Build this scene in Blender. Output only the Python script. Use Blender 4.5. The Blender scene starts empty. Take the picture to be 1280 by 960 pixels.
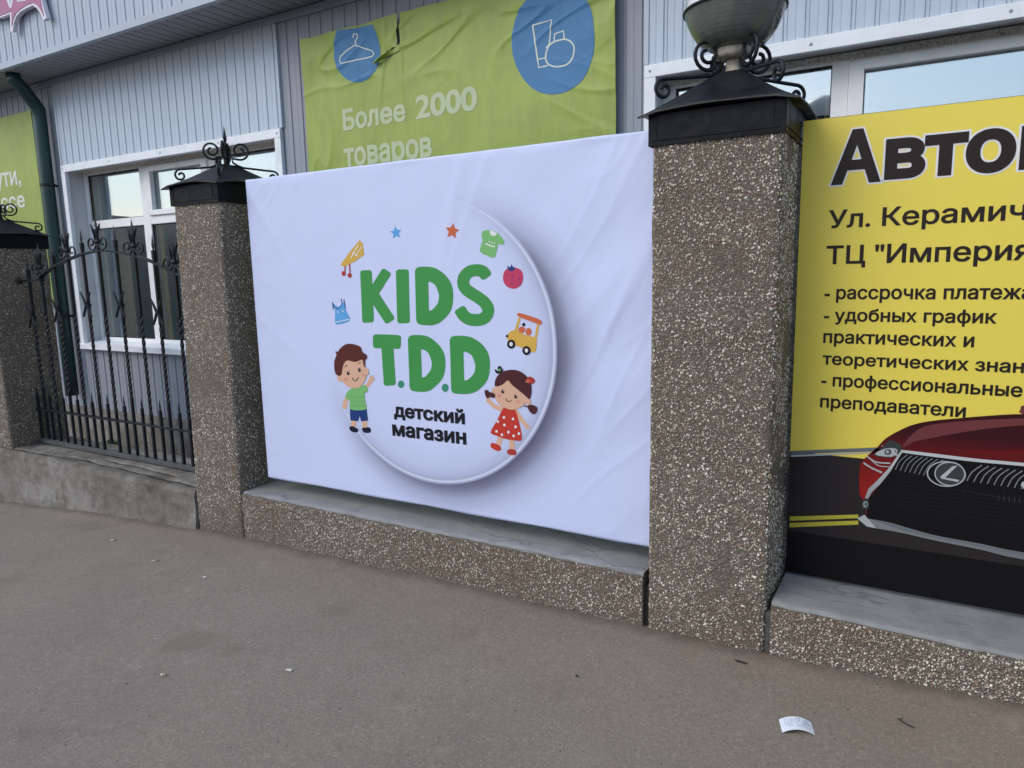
import bpy, bmesh, math, random
import numpy as np
from mathutils import Vector, Matrix, noise
random.seed(7); rng = np.random.default_rng(7)
scene = bpy.context.scene
C = scene.collection
# ------------------------------------------------------------------ camera
CF, YAW, PITCH, ROLL = 891.465, .53455, -.15708, -.021676
CAM = Vector((.95352, -2.67392, 1.5))
def cam_axes():
    cy, sy, cp, sp = math.cos(YAW), math.sin(YAW), math.cos(PITCH), math.sin(PITCH)
    f = Vector((-sy*cp, cy*cp, sp)); r = Vector((cy, sy, 0)); u = r.cross(f)
    cr, sr = math.cos(ROLL), math.sin(ROLL)
    return r*cr+u*sr, -r*sr+u*cr, f
AR, AU, AF = cam_axes()
cd = bpy.data.cameras.new('camera'); cam = bpy.data.objects.new('camera', cd); C.objects.link(cam)
cd.sensor_width = 36; cd.lens = CF/1280*36; cd.clip_start = .05; cd.clip_end = 1000
M3 = Matrix((AR, AU, -AF)).transposed()
cam.matrix_world = Matrix.Translation(CAM) @ M3.to_4x4()
scene.camera = cam
scene.render.resolution_x, scene.render.resolution_y = 1024, 768
# ------------------------------------------------------------------ light
scene.view_settings.view_transform = 'Standard'; scene.view_settings.look = 'None'
scene.view_settings.exposure = .88; scene.view_settings.gamma = 1
SUN_EL, SUN_AZ = math.radians(38), math.radians(215)   # azimuth measured from +Y clockwise
w = bpy.data.worlds.new("World"); scene.world = w; w.use_nodes = True
nt = w.node_tree; nt.nodes.clear()
out = nt.nodes.new('ShaderNodeOutputWorld'); bg = nt.nodes.new('ShaderNodeBackground')
sky = nt.nodes.new('ShaderNodeTexSky'); sky.sky_type = 'NISHITA'; sky.sun_disc = False
sky.sun_elevation = SUN_EL; sky.sun_rotation = SUN_AZ; sky.dust_density = 2.0; sky.air_density = 1.0
tc = nt.nodes.new('ShaderNodeTexCoord'); mp = nt.nodes.new('ShaderNodeMapping'); mp.inputs['Scale'].default_value = (1, 1, 3.2)
n1 = nt.nodes.new('ShaderNodeTexNoise'); n1.inputs['Scale'].default_value = 2.2; n1.inputs['Detail'].default_value = 7; n1.inputs['Roughness'].default_value = .55
cr = nt.nodes.new('ShaderNodeValToRGB'); cr.color_ramp.elements[0].position = .40; cr.color_ramp.elements[1].position = .62
mx = nt.nodes.new('ShaderNodeMix'); mx.data_type = 'RGBA'
cl = nt.nodes.new('ShaderNodeRGB'); cl.outputs[0].default_value = (5.2, 6.5, 8.0, 1)
mul = nt.nodes.new('ShaderNodeMath'); mul.operation = 'MULTIPLY'; mul.inputs[1].default_value = .6
L = nt.links.new
L(tc.outputs['Generated'], mp.inputs['Vector']); L(mp.outputs[0], n1.inputs['Vector']); L(n1.outputs['Fac'], cr.inputs[0])
L(cr.outputs[0], mul.inputs[0]); L(mul.outputs[0], mx.inputs[0]); L(sky.outputs[0], mx.inputs[6]); L(cl.outputs[0], mx.inputs[7])
L(mx.outputs[2], bg.inputs[0]); bg.inputs[1].default_value = .10; L(bg.outputs[0], out.inputs[0])
sd = bpy.data.lights.new('sun', 'SUN'); sd.energy = .5; sd.angle = math.radians(35); sd.color = (1, .97, .93)
so = bpy.data.objects.new('sun', sd); C.objects.link(so)
sdir = Vector((math.sin(SUN_AZ)*math.cos(SUN_EL), math.cos(SUN_AZ)*math.cos(SUN_EL), math.sin(SUN_EL)))
so.rotation_euler = (-sdir).to_track_quat('-Z', 'Y').to_euler(); so.location = (0, -5, 8)

# ------------------------------------------------------------------ helpers
def at(px, py, Y):
    """point of the vertical plane y=Y seen at a photo pixel (used to measure print and outlines)"""
    d = AR*((px-640)/CF) + AU*((480-py)/CF) + AF
    t = (Y-CAM.y)/d.y; p = CAM + d*t
    return p.x, p.z
ORG = {}
def tag(o, label=None, cat=None, group=None, kind=None):
    for k, v in (('label', label), ('category', cat), ('group', group), ('kind', kind)):
        if v: o[k] = v
    return o
def thing(name, label, cat, loc, group=None):
    o = bpy.data.objects.new(name, None); C.objects.link(o); o.location = loc; o.empty_display_size = .1
    ORG[o.name] = Vector(loc); return tag(o, label, cat, group)
def link(name, me, parent=None, origin=None):
    o = bpy.data.objects.new(name, me); C.objects.link(o)
    if parent is not None:
        o.parent = parent; ORG[o.name] = ORG[parent.name].copy()
    else:
        ORG[o.name] = Vector(origin) if origin else Vector((0, 0, 0)); o.location = ORG[o.name]
    return o
class G:
    def __init__(s): s.v = []; s.f = []; s.m = []
    def face(s, idx, m=0): s.f.append(tuple(idx)); s.m.append(m)
    def add(s, vs, fs, m=0):
        b = len(s.v); s.v += [tuple(q) for q in vs]
        for f in fs: s.face([b+i for i in f], m)
        return s
    def box(s, x0, y0, z0, x1, y1, z1, m=0):
        return s.add([(x0,y0,z0),(x1,y0,z0),(x1,y1,z0),(x0,y1,z0),(x0,y0,z1),(x1,y0,z1),(x1,y1,z1),(x0,y1,z1)],
                     [(0,3,2,1),(4,5,6,7),(0,1,5,4),(1,2,6,5),(2,3,7,6),(3,0,4,7)], m)
    def tube(s, pts, r, n=8, m=0, cap=True):
        pts = [Vector(p) for p in pts]; rs = r if isinstance(r, (list, tuple)) else [r]*len(pts)
        b = len(s.v); t0 = (pts[1]-pts[0]).normalized()
        u = t0.orthogonal().normalized()
        for i, p in enumerate(pts):
            t = (pts[min(i+1, len(pts)-1)]-pts[max(i-1, 0)]).normalized()
            u = (u - t*u.dot(t)).normalized(); w_ = t.cross(u)
            for k in range(n):
                a = 2*math.pi*k/n; s.v.append(tuple(p + (u*math.cos(a)+w_*math.sin(a))*rs[i]))
        for i in range(len(pts)-1):
            for k in range(n):
                s.face((b+i*n+k, b+i*n+(k+1) % n, b+(i+1)*n+(k+1) % n, b+(i+1)*n+k), m)
        if cap:
            s.face([b+k for k in range(n)][::-1], m); s.face([b+(len(pts)-1)*n+k for k in range(n)], m)
        return s
    def lathe(s, prof, c, n=40, m=0):
        b = len(s.v)
        for r, z in prof:
            for k in range(n):
                a = 2*math.pi*k/n; s.v.append((c[0]+r*math.cos(a), c[1]+r*math.sin(a), c[2]+z))
        for i in range(len(prof)-1):
            for k in range(n): s.face((b+i*n+k, b+i*n+(k+1) % n, b+(i+1)*n+(k+1) % n, b+(i+1)*n+k), m)
        return s
    def sqbar(s, x, y, z0, z1, h, tw=None, m=0, n=None):
        """square bar, half width h; tw=(za,zb,turns) twists a stretch"""
        zs = [z0]
        if tw: zs += [tw[0]+(tw[1]-tw[0])*i/(tw[2]*8) for i in range(tw[2]*8+1)]
        zs.append(z1); b = len(s.v)
        for z in zs:
            a0 = 0
            if tw: a0 = min(max((z-tw[0])/(tw[1]-tw[0]), 0), 1)*tw[2]*math.pi
            for k in range(4):
                a = a0+math.pi/4+k*math.pi/2; s.v.append((x+h*1.414*math.cos(a), y+h*1.414*math.sin(a), z))
        for i in range(len(zs)-1):
            for k in range(4): s.face((b+i*4+k, b+i*4+(k+1) % 4, b+(i+1)*4+(k+1) % 4, b+(i+1)*4+k), m)
        s.face((b+3, b+2, b+1, b), m); e = b+(len(zs)-1)*4; s.face((e, e+1, e+2, e+3), m); return s
    def grid(s, P, m=0):
        """P: list of rows of points"""
        b = len(s.v); nx = len(P[0])
        for r in P: s.v += [tuple(q) for q in r]
        for j in range(len(P)-1):
            for i in range(nx-1): s.face((b+j*nx+i, b+j*nx+i+1, b+(j+1)*nx+i+1, b+(j+1)*nx+i), m)
        return s
    def mesh(s, name, mats, off=Vector((0, 0, 0)), smooth=False, bevel=0):
        me = bpy.data.meshes.new(name)
        me.from_pydata([(a-off.x, b-off.y, c-off.z) for a, b, c in s.v], [], s.f)
        for m_ in (mats if isinstance(mats, (list, tuple)) else [mats]): me.materials.append(m_)
        me.polygons.foreach_set('material_index', s.m)
        if smooth: me.polygons.foreach_set('use_smooth', [True]*len(s.f))
        me.update()
        if bevel:
            bm = bmesh.new(); bm.from_mesh(me)
            bmesh.ops.remove_doubles(bm, verts=bm.verts, dist=1e-5)
            ed = [e for e in bm.edges if len(e.link_faces) == 2 and e.calc_face_angle(0) > .6]
            bmesh.ops.bevel(bm, geom=ed, offset=bevel, segments=2, profile=.5, affect='EDGES', clamp_overlap=True)
            bm.to_mesh(me); bm.free()
        return me
    def build(s, name, mats, parent=None, origin=None, smooth=False, bevel=0):
        off = ORG[parent.name] if parent is not None else (Vector(origin) if origin else Vector((0, 0, 0)))
        return link(name, s.mesh(name, mats, off, smooth, bevel), parent, origin)

# ------------------------------------------------------------------ materials
class N:
    def __init__(s, name):
        s.mat = bpy.data.materials.new(name); s.mat.use_nodes = True; s.t = s.mat.node_tree
        s.b = s.t.nodes['Principled BSDF']; s.o = s.t.nodes['Material Output']
        s.tc = s.t.nodes.new('ShaderNodeTexCoord'); s.co = s.tc.outputs['Object']
    def n(s, typ, ins=None, **kw):
        nd = s.t.nodes.new(typ)
        for k, v in kw.items(): setattr(nd, k, v)
        for k, v in (ins or {}).items():
            if hasattr(v, 'is_linked') or isinstance(v, bpy.types.NodeSocket): s.t.links.new(v, nd.inputs[k])
            else: nd.inputs[k].default_value = v
        return nd
    def mapping(s, scale=(1, 1, 1), loc=(0, 0, 0)): return s.n('ShaderNodeMapping', {'Vector': s.co, 'Scale': scale, 'Location': loc}).outputs[0]
    def noise(s, scale, detail=4, rough=.5, vec=None): return s.n('ShaderNodeTexNoise', {'Vector': vec or s.co, 'Scale': scale, 'Detail': detail, 'Roughness': rough}).outputs['Fac']
    def ramp(s, fac, stops, interp='LINEAR'):
        r = s.n('ShaderNodeValToRGB', {0: fac}); e = r.color_ramp; e.interpolation = interp
        while len(e.elements) < len(stops): e.elements.new(.5)
        for el, (p, c) in zip(e.elements, stops):
            el.position = p; el.color = (c, c, c, 1) if isinstance(c, (int, float)) else (*c, 1)
        return r.outputs[0]
    def mix(s, f, a, b, typ='MIX'):
        nd = s.n('ShaderNodeMix', data_type='RGBA', blend_type=typ)
        for i, v in ((0, f), (6, a), (7, b)):
            if isinstance(v, bpy.types.NodeSocket): s.t.links.new(v, nd.inputs[i])
            elif isinstance(v, (int, float)): nd.inputs[i].default_value = v
            else: nd.inputs[i].default_value = (*v, 1)
        return nd.outputs[2]
    def math(s, op, a, b=0, clamp=False):
        nd = s.n('ShaderNodeMath', {0: a, 1: b}, operation=op); nd.use_clamp = clamp; return nd.outputs[0]
    def bump(s, h, strength, dist=.01, normal=None):
        d = {'Height': h, 'Strength': strength, 'Distance': dist}
        if normal: d['Normal'] = normal
        return s.n('ShaderNodeBump', d).outputs[0]
    def set(s, **kw):
        for k, v in kw.items():
            k = k.replace('_', ' ')
            if isinstance(v, bpy.types.NodeSocket): s.t.links.new(v, s.b.inputs[k])
            else: s.b.inputs[k].default_value = (*v, 1) if isinstance(v, tuple) else v
        return s.mat
def simple(name, col, rough=.6, var=.12, scale=6, bump=.15, bscale=60, metal=0, spec=.5):
    m = N(name); f = m.noise(scale, 6, .6)
    dark = tuple(c*(1-var) for c in col); lite = tuple(min(1, c*(1+var)) for c in col)
    c = m.ramp(f, [(.3, dark), (.7, lite)])
    kw = dict(Base_Color=c, Roughness=rough, Metallic=metal)
    if bump: kw['Normal'] = m.bump(m.noise(bscale, 4), bump, .004)
    m.set(**kw); m.b.inputs['Specular IOR Level'].default_value = spec
    return m.mat
def flatmat(name, col, rough=.55):
    m = N(name); f = m.noise(9, 4, .6)
    return m.set(Base_Color=m.mix(m.math('MULTIPLY', f, .16), col, tuple(c*.72+.01 for c in col)), Roughness=rough, Specular_IOR_Level=.22)

def mk_siding(name, col, dirt):
    m = N(name)
    streak = m.noise(1, 5, .65, m.mapping((34, 34, .8)))
    big = m.noise(1.1, 4, .6)
    oi = m.n('ShaderNodeObjectInfo').outputs['Random']
    c = m.mix(m.ramp(streak, [(.35, 0), (.75, .55)]), col, tuple(q*.80 for q in col))
    c = m.mix(m.ramp(big, [(.45, 0), (.75, dirt)]), c, (.30, .26, .23))
    c = m.mix(m.math('MULTIPLY', oi, .12), c, tuple(q*.7 for q in col))
    if name.startswith('pale'):   # rusty drip stain washed down from the trim
        pz_ = m.n('ShaderNodeSeparateXYZ', {0: m.n('ShaderNodeNewGeometry').outputs['Position']}).outputs[2]
        k = m.math('ADD', m.math('MULTIPLY', m.math('SUBTRACT', pz_, 3.36), 4.2), m.math('MULTIPLY', m.noise(1, 4, .6, m.mapping((40, 40, .5))), 1.9), True)
        c = m.mix(m.math('MULTIPLY', k, .62), c, (.30, .27, .27))
    return m.set(Base_Color=c, Roughness=.5, Normal=m.bump(streak, .12, .002))
M = {}
M['siding'] = mk_siding('grey_siding', (.30, .335, .40), .45)
M['siding_pale'] = mk_siding('pale_grey_siding', (.53, .62, .74), .3)
M['fascia'] = mk_siding('fascia_siding', (.44, .50, .60), .25)
M['soffit'] = mk_siding('soffit_siding', (.31, .32, .37), .5)
M['trim'] = simple('white_metal_trim', (.80, .84, .90), .45, .08, 5, .05)
M['pvc'] = simple('white_window_plastic', (.84, .86, .88), .35, .06, 8, .03)
M['reveal'] = simple('window_reveal', (.64, .64, .65), .5, .1, 4, .05)
m = N('weathered_strip'); f = m.noise(30, 6, .7, m.mapping((1, 1, 3))); g = m.n('ShaderNodeTexWave', {'Vector': m.co, 'Scale': 9.0, 'Distortion': 9.0, 'Detail': 4.0, 'Detail Scale': 4.0}).outputs['Fac']
M['strip'] = m.set(Base_Color=m.mix(m.ramp(g, [(.90, 0), (.97, .5)]), m.ramp(f, [(.33, (.62, .54, .45)), (.6, (.90, .85, .78))]), (.09, .08, .08)), Roughness=.8)
M['pipe'] = simple('dark_green_pipe', (.012, .045, .045), .35, .3, 5, .05)
M['black_iron'] = simple('black_painted_iron', (.010, .014, .020), .45, .35, 18, .25, 90, 0, .3)
m = N('black_cap_sheet'); f = m.noise(7, 7, .65); g = m.noise(60, 3, .6)
c = m.mix(m.ramp(f, [(.45, 0), (.72, .55)]), (.003, .004, .007), (.012, .014, .018)); c = m.mix(m.ramp(g, [(.66, 0), (.75, .5)]), c, (.05, .047, .043))
M['cap'] = m.set(Base_Color=c, Roughness=m.ramp(f, [(.3, .32), (.7, .6)]), Normal=m.bump(m.noise(9, 3), .35, .02)); m.b.inputs['Specular IOR Level'].default_value = .16
M['cap_top'] = M['cap'].copy(); M['cap_top'].node_tree.nodes['Principled BSDF'].inputs['Specular IOR Level'].default_value = .55
# exposed aggregate matrix
m = N('aggregate_matrix')
vo = m.n('ShaderNodeTexVoronoi', {'Vector': m.co, 'Scale': 150.0, 'Randomness': 1.0})
ch = m.n('ShaderNodeSeparateColor', {0: vo.outputs['Color']}).outputs[0]
pal = m.ramp(ch, [(0, (.11, .098, .085)), (.25, (.21, .185, .155)), (.50, (.30, .265, .225)), (.70, (.25, .18, .14)), (.80, (.40, .36, .31)), (.95, (.62, .59, .53))], 'CONSTANT')
edge = m.ramp(vo.outputs['Distance'], [(.25, 1), (.62, .0)])
c = m.mix(edge, (.12, .105, .090), pal)
stain = m.noise(2.2, 5, .6); c = m.mix(m.ramp(stain, [(.42, 0), (.7, .45)]), c, (.13, .09, .062)); c = m.mix(1.0, c, (1.06, 1.01, .94), 'MULTIPLY')
def foot(m, c, amt=.6):
    pz_ = m.n('ShaderNodeSeparateXYZ', {0: m.n('ShaderNodeNewGeometry').outputs['Position']}).outputs[2]
    k = m.math('SUBTRACT', m.math('ADD', .34, m.math('MULTIPLY', m.noise(7, 5, .65), .55)), m.math('MULTIPLY', m.math('ADD', pz_, .06), 5.0), True)
    return m.mix(m.math('MULTIPLY', k, amt*1.2, True), c, (.165, .140, .115))
c = foot(m, c)
M['aggregate'] = m.set(Base_Color=c, Roughness=.82, Normal=m.bump(edge, .8, .004))
m = N('pebbles'); at_ = m.n('ShaderNodeAttribute', attribute_name='Col').outputs['Color']
st = m.noise(2.2, 5, .6); c = foot(m, m.mix(1.0, m.mix(m.ramp(st, [(.45, 0), (.75, .35)]), at_, (.16, .11, .075)), (1.04, .99, .93), 'MULTIPLY'), 1.0)
M['pebble'] = m.set(Base_Color=c, Roughness=.6)
def mk_concrete(name, a, b, crack, bumps=.5, blot=.6):
    m = N(name); f = m.noise(3, 8, .65); g = m.noise(60, 5, .6); h = m.noise(11, 5, .7)
    c = m.ramp(f, [(.36, a), (.62, b)]); c = m.mix(m.ramp(h, [(.48, 0), (.66, blot)]), c, tuple(q*.55 for q in a))
    c = m.mix(m.ramp(g, [(.6, 0), (.8, .4)]), c, tuple(min(1, q*1.5) for q in b))
    wv = m.n('ShaderNodeVectorMath', {0: m.mapping((.8, 4.5, 6.5)), 1: m.n('ShaderNodeTexNoise', {'Vector': m.co, 'Scale': 2.6, 'Detail': 6.0}).outputs['Color']}, operation='ADD').outputs[0]
    v = m.n('ShaderNodeTexVoronoi', {'Vector': wv, 'Scale': 1.1}, feature='DISTANCE_TO_EDGE').outputs['Distance']
    ck = m.math('MULTIPLY', m.ramp(v, [(.0, 1), (.010, .9), (.018, 0)]), m.ramp(m.noise(2.0, 2), [(.42, 0), (.52, crack)]))
    c = m.mix(ck, c, (.02, .018, .016))
    hgt = m.math('SUBTRACT', m.math('ADD', m.math('MULTIPLY', g, .3), h), ck)
    return m.set(Base_Color=c, Roughness=.85, Normal=m.bump(hgt, bumps, .012))
M['screed'] = mk_concrete('smooth_screed', (.235, .24, .24), (.285, .29, .29), .25, .6, .3)
M['concrete'] = mk_concrete('rough_concrete', (.135, .118, .098), (.27, .255, .235), 0, .9)
M['joint'] = simple('dark_joint', (.03, .028, .026), .9, .3, 30, .3)
M['mortar'] = simple('pale_joint_mortar', (.085, .085, .08), .95, .5, 40, .8)
# pavement: worn dusty asphalt
m = N('dusty_asphalt')
f = m.noise(1.1, 6, .6); f2 = m.noise(6, 5, .65); g = m.noise(220, 3, .7); v = m.n('ShaderNodeTexVoronoi', {'Vector': m.co, 'Scale': 95.0}); vc = m.n('ShaderNodeSeparateColor', {0: v.outputs['Color']}).outputs[0]
c = m.ramp(f, [(.32, (.200, .182, .170)), (.68, (.250, .226, .206))])
sep = m.n('ShaderNodeSeparateXYZ', {0: m.co})
near = m.math('ADD', m.math('ADD', m.math('MULTIPLY', sep.outputs[1], .9), m.math('MULTIPLY', sep.outputs[0], .16)), m.math('ADD', m.math('MULTIPLY', f2, 1.0), .30), True)
c = m.mix(m.math('MULTIPLY', near, .75), c, (.225, .178, .138))
c = m.mix(m.ramp(g, [(.38, .55), (.58, 0)]), c, (.11, .10, .093))
c = m.mix(m.ramp(g, [(.56, 0), (.72, .45)]), c, (.40, .37, .34)); g9 = m.noise(70, 4, .7); c = m.mix(m.ramp(g9, [(.36, .28), (.50, 0)]), c, (.12, .11, .10)); c = m.mix(m.ramp(g9, [(.54, 0), (.70, .4)]), c, (.36, .33, .30))
sp = m.math('MULTIPLY', m.ramp(vc, [(.98, 0), (.985, .8)]), m.ramp(v.outputs['Distance'], [(.22, .75), (.36, 0)]))
c = m.mix(sp, c, (.42, .41, .38))
sp2 = m.math('MULTIPLY', m.ramp(vc, [(.010, 1), (.014, 0)]), m.ramp(v.outputs['Distance'], [(.25, .8), (.4, 0)])); c = m.mix(sp2, c, (.03, .028, .026))
blot = m.ramp(m.noise(3.1, 3, .5, m.mapping((1, 1, 1), (7, 3, 0))), [(.60, 0), (.72, .38)]); c = m.mix(blot, c, (.12, .105, .09)); b2 = m.ramp(m.noise(13, 5, .7), [(.60, 0), (.70, .35)]); c = m.mix(b2, c, (.13, .115, .10)); b3 = m.ramp(m.noise(9, 5, .7, m.mapping((1, 1, 1), (3, 9, 0))), [(.58, 0), (.72, .3)]); c = m.mix(b3, c, (.34, .32, .30))
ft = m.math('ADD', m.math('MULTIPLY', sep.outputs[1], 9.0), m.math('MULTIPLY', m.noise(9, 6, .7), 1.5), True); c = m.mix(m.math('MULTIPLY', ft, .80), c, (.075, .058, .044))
hg = m.math('ADD', m.math('MULTIPLY', g, .5), m.math('MULTIPLY', f2, .8))
c = m.mix(1.0, c, (1.03, .965, .87), 'MULTIPLY')
c = m.mix(1.0, c, (1.07, 1.075, 1.07), 'MULTIPLY')
M['asphalt'] = m.set(Base_Color=c, Roughness=.88, Normal=m.bump(hg, .55, .006))
M['yard'] = mk_concrete('yard_concrete', (.20, .20, .19), (.29, .285, .27), .8, .6)
# glass: coated panes, half mirror
m = N('window_glass'); gl = m.n('ShaderNodeBsdfGlossy', {'Color': (.84, .94, 1.0, 1), 'Roughness': .0, 'Normal': m.bump(m.noise(1.2, 2), .02, .02)}); tr = m.n('ShaderNodeBsdfTransparent', {'Color': (.88, .84, .78, 1)})
ms = m.n('ShaderNodeMixShader', {0: .43}); m.t.links.new(tr.outputs[0], ms.inputs[1]); m.t.links.new(gl.outputs[0], ms.inputs[2]); m.t.links.new(ms.outputs[0], m.o.inputs[0])
M['glass'] = m.mat
m = N('striped_curtain'); wv = m.n('ShaderNodeTexWave', {'Vector': m.co, 'Scale': 9.0, 'Distortion': .6}, bands_direction='X').outputs['Fac']
M['curtain'] = m.set(Base_Color=m.ramp(wv, [(.25, (.40, .32, .08)), (.55, (.98, .93, .50))]), Roughness=.8)
M['room'] = simple('dark_room', (.12, .11, .11), .9, .3, 1, 0)
M['pale_cloth'] = simple('pale_blind', (.75, .74, .66), .8, .05, 3, 0)
# ------------------------------------------------------------------ ground
GX = [-7, -5.4, -4.08, -2.95, -2.5, -1.0, .47, 1.29, 3]; GZ = [-.30, -.25, -.13, -.062, -.04, 0, .018, .066, .10]
def gz(x): return float(np.interp(x, GX, GZ))
def axis(lo, hi, a, b, st):
    xs = list(np.arange(a, b+1e-6, st)); s = st; x = a
    l = []
    while x > lo: s *= 1.5; x -= s; l.append(max(x, lo))
    s = st; x = b; r = []
    while x < hi: s *= 1.5; x += s; r.append(min(x, hi))
    return l[::-1]+xs+r
xs = axis(-160, 160, -7, 3, .06); ys = axis(-160, .2, -3.2, .2, .06)
def pz(x, y):
    e = .022*max(0, 1+y/.12)**2*noise.noise(Vector((x*3, 7, 0)))+.008*math.exp(min(y, 0)/.05) if -.12 < y < .02 else 0
    return gz(x)+.006*noise.noise(Vector((x*1.3, y*1.3, 0)))+.0025*noise.noise(Vector((x*7, y*7, 3)))+max(e, -.004)
g = G(); g.grid([[(x, y, pz(x, y)) for x in xs] for y in ys]); tag(g.build('pavement', M['asphalt'], smooth=True), kind='structure')
ysy = [.2, .3, .45, .6, .8, 1.0, 1.15, 1.3, 1.5]
g = G(); g.grid([[(x, y, -.14+.03*noise.noise(Vector((x*2, y*3, 1)))+.012*noise.noise(Vector((x*9, y*9, 1)))) for x in [q for q in xs if -40 < q < 40]] for y in ysy])
tag(g.build('yard_ground', M['yard'], smooth=True), kind='structure')
# wooded bank across the street (mirrored in the lower panes)
M['hill'] = simple('wooded_hill', (.03, .042, .042), .95, .45, .35, 1, 1.5)
g = G(); rows = []
for j in range(7):
    r_ = []
    for i in range(120):
        a = math.radians(165 + 210*i/119); d = 24+j*7
        h = (0, 2.9, 4.0, 4.9, 5.6, 6.0, 3)[j]*(1+.22*noise.noise(Vector((i*.11, 2, 0)))+.08*noise.noise(Vector((i*.9, j*.7, 5))))
        r_.append((d*math.cos(a), d*math.sin(a)+10, h-.4))
    rows.append(r_)
g.grid(rows); tag(g.build('hills', M['hill'], smooth=True), kind='structure')

# ------------------------------------------------------------------ shop building
W = 1.30
shop = thing('shop_building', 'grey metal-clad shop building with white framed windows behind the fence', 'building', (-3, W, -.1))
def boards(x0, x1, z0, z1, pitch, name, mat, y=W, proud=.0, horiz=False):
    """vertical profiled boards side by side; each one its own object, shared mesh"""
    w_ = pitch-.0012; H = 1.0
    prof = [(0, .008), (.004, 0), (w_-.020, 0), (w_-.016, .007), (w_-.003, .007), (w_, .008)]
    mid = (prof[1][0]+prof[2][0])/2
    prof[2:2] = [(mid-.004, 0), (mid, .0018), (mid+.004, 0)]
    g = G(); n = len(prof)
    if not horiz:
        P = [[(a, b-proud, 0) for a, b in prof], [(a, b-proud, H) for a, b in prof]]
    else:
        P = [[(a, 0, b) for a, b in prof], [(a, -H, b) for a, b in prof]]
        P = P[::-1]
    g.grid(P)
    me = g.mesh(name, mat); k = int(round((x1-x0)/pitch)); st = (x1-x0)/k
    o0 = ORG[shop.name]
    for i in range(k):
        o = bpy.data.objects.new(name, me); C.objects.link(o); o.parent = shop
        o.location = Vector((x0+i*st, y+random.uniform(-.0012, .0012), z0))-o0
        if horiz: o.scale = (st/pitch, z1, 1)
        else: o.scale = (st/pitch, 1, z1-z0)
ZS = 3.39
boards(-9.2, -6.39, .22, ZS-.02, .114, 'wall_board', M['siding'])
boards(-3.35, -.50, .22, ZS-.02, .114, 'wall_board', M['siding'])
boards(-6.39, -3.35, .22, .828, .114, 'wall_board', M['siding'])
boards(2.72, 4.2, .22, ZS-.02, .114, 'wall_board', M['siding'])
boards(-.50, 2.72, .22, .828, .103, 'wall_board', M['siding'])
boards(-6.375, -3.365, 2.597, ZS-.03, .107, 'wall_board', M['siding_pale'], proud=.018)
boards(-.475, 2.70, 2.597, ZS-.03, .103, 'wall_board', M['siding_pale'], proud=.018)
FY = .87
boards(-8.2, -1.0, ZS+.052, 4.5, .112, 'fascia_board', M['fascia'], y=FY)
boards(-9.2, 4.2, ZS+.006, W-FY, .102, 'soffit_board', M['soffit'], y=W, horiz=True)
g = G()
for x0, x1, z0, z1 in ((-9.2, -6.37, -.3, ZS), (-3.37, -.48, -.3, ZS), (-6.37, -3.37, -.3, .85), (-6.37, -3.37, 2.575, ZS), (-.48, 2.70, -.3, .85), (-.48, 2.70, 2.575, ZS), (2.70, 4.2, -.3, ZS)):
    g.box(x0, W+.012, z0, x1, W+.30, z1)
g.build('wall', M['siding'], shop)
g = G(); g.box(-9.2, W-.02, -.3, 4.2, W+.011, .218); g.build('plinth_course', M['concrete'], shop, bevel=.004)
g = G(); g.box(-9.2, FY+.012, ZS+.012, 4.2, W+.012, 4.5); g.box(-9.2, W+.012, ZS, 4.2, 7.5, 4.5); g.build('roof', M['siding'], shop)
g = G(); g.box(-9.2, FY-.012, ZS-.004, 4.2, FY+.011, ZS+.050); g.box(-9.2, FY+.011, ZS-.004, 4.2, FY+.03, ZS+.004); g.build('fascia_trim', M['trim'] if 0 else M['fascia'], shop, bevel=.002)
g = G(); g.box(-9.2, W-.024, ZS-.055, 4.2, W+.004, ZS-.002); g.build('wall_top_trim', M['siding'], shop, bevel=.002)
for x in (-6.383, -3.352, -.487, 2.71):
    g = G(); g.box(x-.014, W-.024, 2.60, x+.014, W+.003, ZS-.057); g.build('corner_trim', M['siding_pale'], shop, bevel=.002)
g = G()  # dark rooms behind the windows
for x0, x1 in ((-6.5, -3.2), (-.6, 2.9)):
    for b in ((x0, W+2.4, .5, x1, W+2.45, 2.9), (x0-.05, W+.31, .5, x0, W+2.4, 2.9), (x1, W+.31, .5, x1+.05, W+2.4, 2.9), (x0, W+.31, .45, x1, W+2.4, .5), (x0, W+.31, 2.9, x1, W+2.4, 2.95)): g.box(*b)
g.build('interior_wall', M['room'], shop)

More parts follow.
